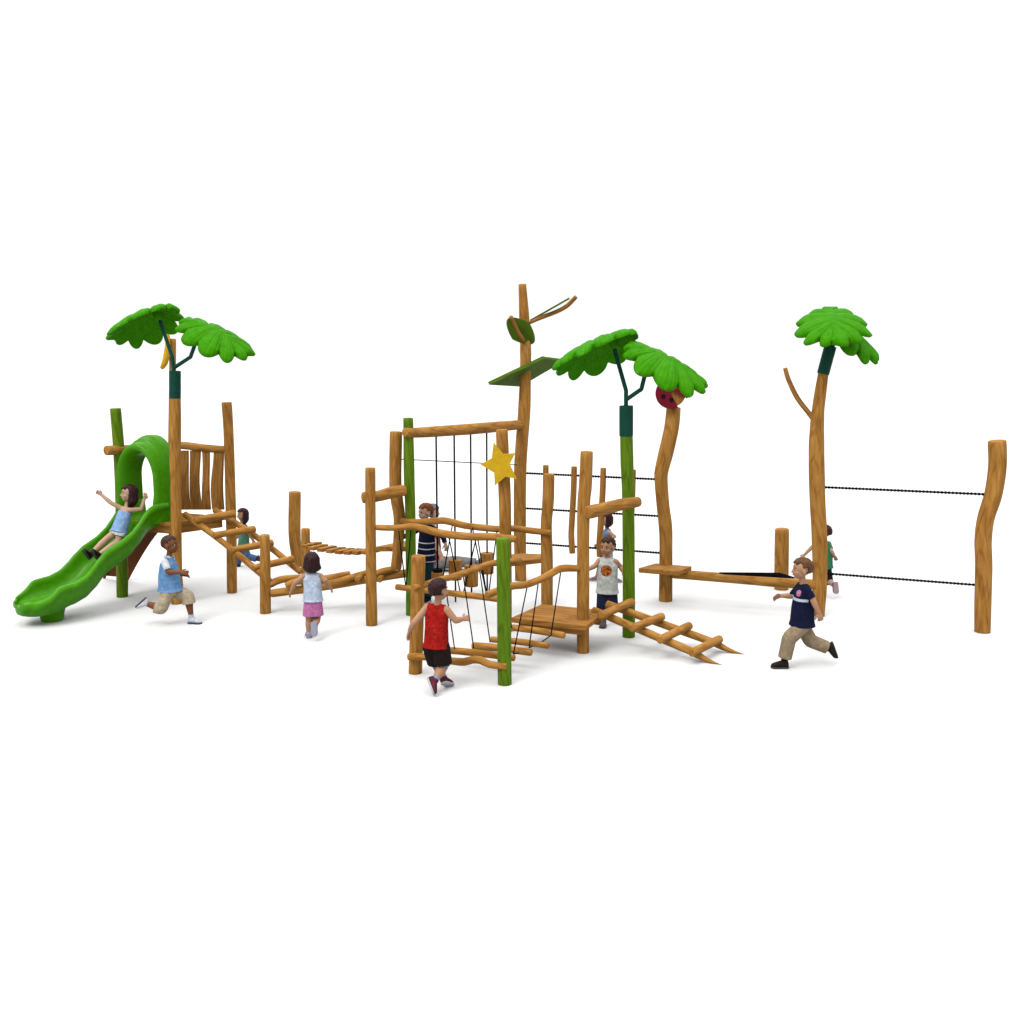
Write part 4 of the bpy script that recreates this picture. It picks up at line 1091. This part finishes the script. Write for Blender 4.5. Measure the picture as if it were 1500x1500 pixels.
# boy in red
child('boy in a red tank top and dark shorts seen from behind at the front', (644, 1012), (.35, .95), dict(
    hd=(643, 865, 0), sh=(640, 889.5, 0), pe=(639, 944, 0), le=(607, 912, -.04), lw=(600, 924, .02), lt=(597.5, 932, .03), re=(667.5, 909, -.05), rw=(678, 906.5, .02), rt=(684, 905.5, .06),
    rk=(650, 975, .0), ra=(637, 996, -.10), rf=(642, 1009, -.17), lk=(639, 972, .14), la=(650, 993.5, .10), lf=(657, 996, .19)),
    gw=1.14, gd=1.2, lg=.012, s=1.16, hair=('short', H_DK), skin=FAIR, shirt=cloth('red_tank_top', (.46, .012, .010), mottled), sleeve=0, shorts=cloth('dark_shorts', (.022, .014, .013)), slen=-.12, cuff=cloth('blue_cuff', (.16, .34, .48)), shoe=cloth('dark_red_trainer', (.14, .03, .045)), sole=SOLE, sock=cloth('pale_blue_sock', (.26, .36, .60)), hs=1.0, head_dir=(.62, .78, 0), hem=-.06)
# boy in the white shirt
cw = PZ(884, 917)
child('boy in a pale grey sleeveless shirt with an orange print walking behind the right ladder', (884, 917), (-.35, -.94), dict(
    hd=(890, 801, 0), sh=(890, 820.5, 0), pe=(889.5, 864, 0), re=(871.5, 829, -.02), rw=(862, 834, -.10), le=(909, 830, 0), lw=(913, 838, -.06), rk=(882, 889, -.07), ra=(884, 909, .0), rf=(882, 915, -.14),
    lk=(897, 886, -.07), la=(900, 884, .16), lf=(902, 893, .20)),
    gw=1.28, gd=1.25, lg=.012, plant='r', s=1.12, hair=('short', H_BR), skin=FAIR, shirt=cloth('pale_grey_shirt', (.66, .69, .66), patch((.02, -.085, .79), .078, (.27, .075, .014), (.03, .012, .010))), sleeve=0, shorts=cloth('dark_denim_shorts', (.014, .020, .05)), slen=.05, shoe=cloth('grey_sandal', (.12, .10, .10)), sole=SOLED, hs=1.05, head_dir=(-.55, -.83, -.05), hem=-.10)
# girl in the background by the hanging boards
child('girl with a dark ponytail and blue top far behind the hanging boards', (872, 852), (-1, -.1), dict(
    hd=(888, 761.5, 0), sh=(890, 777, 0), pe=(889, 807, 0), re=(882, 790, .12), rw=(876, 797, .14), le=(900.5, 786, -.12), lw=(894, 789, -.14), rk=(881, 826, .05), ra=(874, 845, .06), rf=(866, 849, .06), lk=(894, 828, -.06), la=(900, 843, -.06), lf=(904, 850, -.06)),
    plant='rl', s=.98, hair=('bob', H_DK), skin=PALE, shirt=cloth('blue_top', (.14, .30, .58)), sleeve=0, shorts=cloth('grey_skirt', (.45, .46, .50)), skirt=True, shoe=cloth('pink_sandal', (.4, .25, .25)), sole=SOLE, hs=1.0, extra='ponytail')
# boy in navy
child('boy in a navy shirt and khaki trousers running to the left on the right side', (1146, 976), (-1, .0), dict(
    hd=(1174.5, 834, 0), sh=(1177.5, 859, 0), pe=(1175, 911, 0), re=(1160, 873, .15), rw=(1144, 872.5, .15), rt=(1133, 876, .15), le=(1190, 877.5, -.15), lw=(1199.5, 898, -.16), lt=(1203.5, 911, -.16),
    lk=(1156, 935, -.07), la=(1149, 966, -.07), lf=(1133, 973, -.07), rk=(1187, 938.5, .06), ra=(1213, 949, .06), rf=(1218, 964, .06)),
    gw=1.2, gd=1.38, lg=.014, plant='l', s=1.17, hair=('short', H_LB), skin=FAIR, shirt=cloth('navy_shirt', (.010, .013, .045), patch((.175, -.06, .895), .062, (.30, .065, .12), (.24, .12, .17), bands((.26, .28, .33), [(.815, .848)], .235))), sleeve=.92, shorts=cloth('khaki_trousers', (.37, .28, .18)), slen=.93, shoe=cloth('dark_brown_shoe', (.03, .02, .014)), sole=SOLED, hs=1.02, hem=-.09)
# boy in green
child('boy in a green shirt running behind the leaning palm post', (1204, 872), (-.75, .6), dict(
    hd=(1208, 780, 0), sh=(1209.5, 797, 0), pe=(1209, 832, 0), le=(1192, 799, .0), lw=(1178, 813, .05), lt=(1171, 821, .07), re=(1217.5, 807, -.06), rw=(1222, 814, -.02), lk=(1203, 850, .04), la=(1204, 866, .02), lf=(1198, 870, .08), rk=(1214, 851, .0), ra=(1221.5, 857, -.14), rf=(1222, 871, -.18)),
    plant='l', s=1.02, hair=('short', H_BR), skin=PALE, shirt=cloth('green_shirt', (.045, .25, .10)), sleeve=.75, shorts=cloth('black_shorts', (.012, .013, .02)), slen=.15, shoe=cloth('pinkish_shoe', (.32, .22, .24)), sole=SOLEP, hs=1.0, face=False)
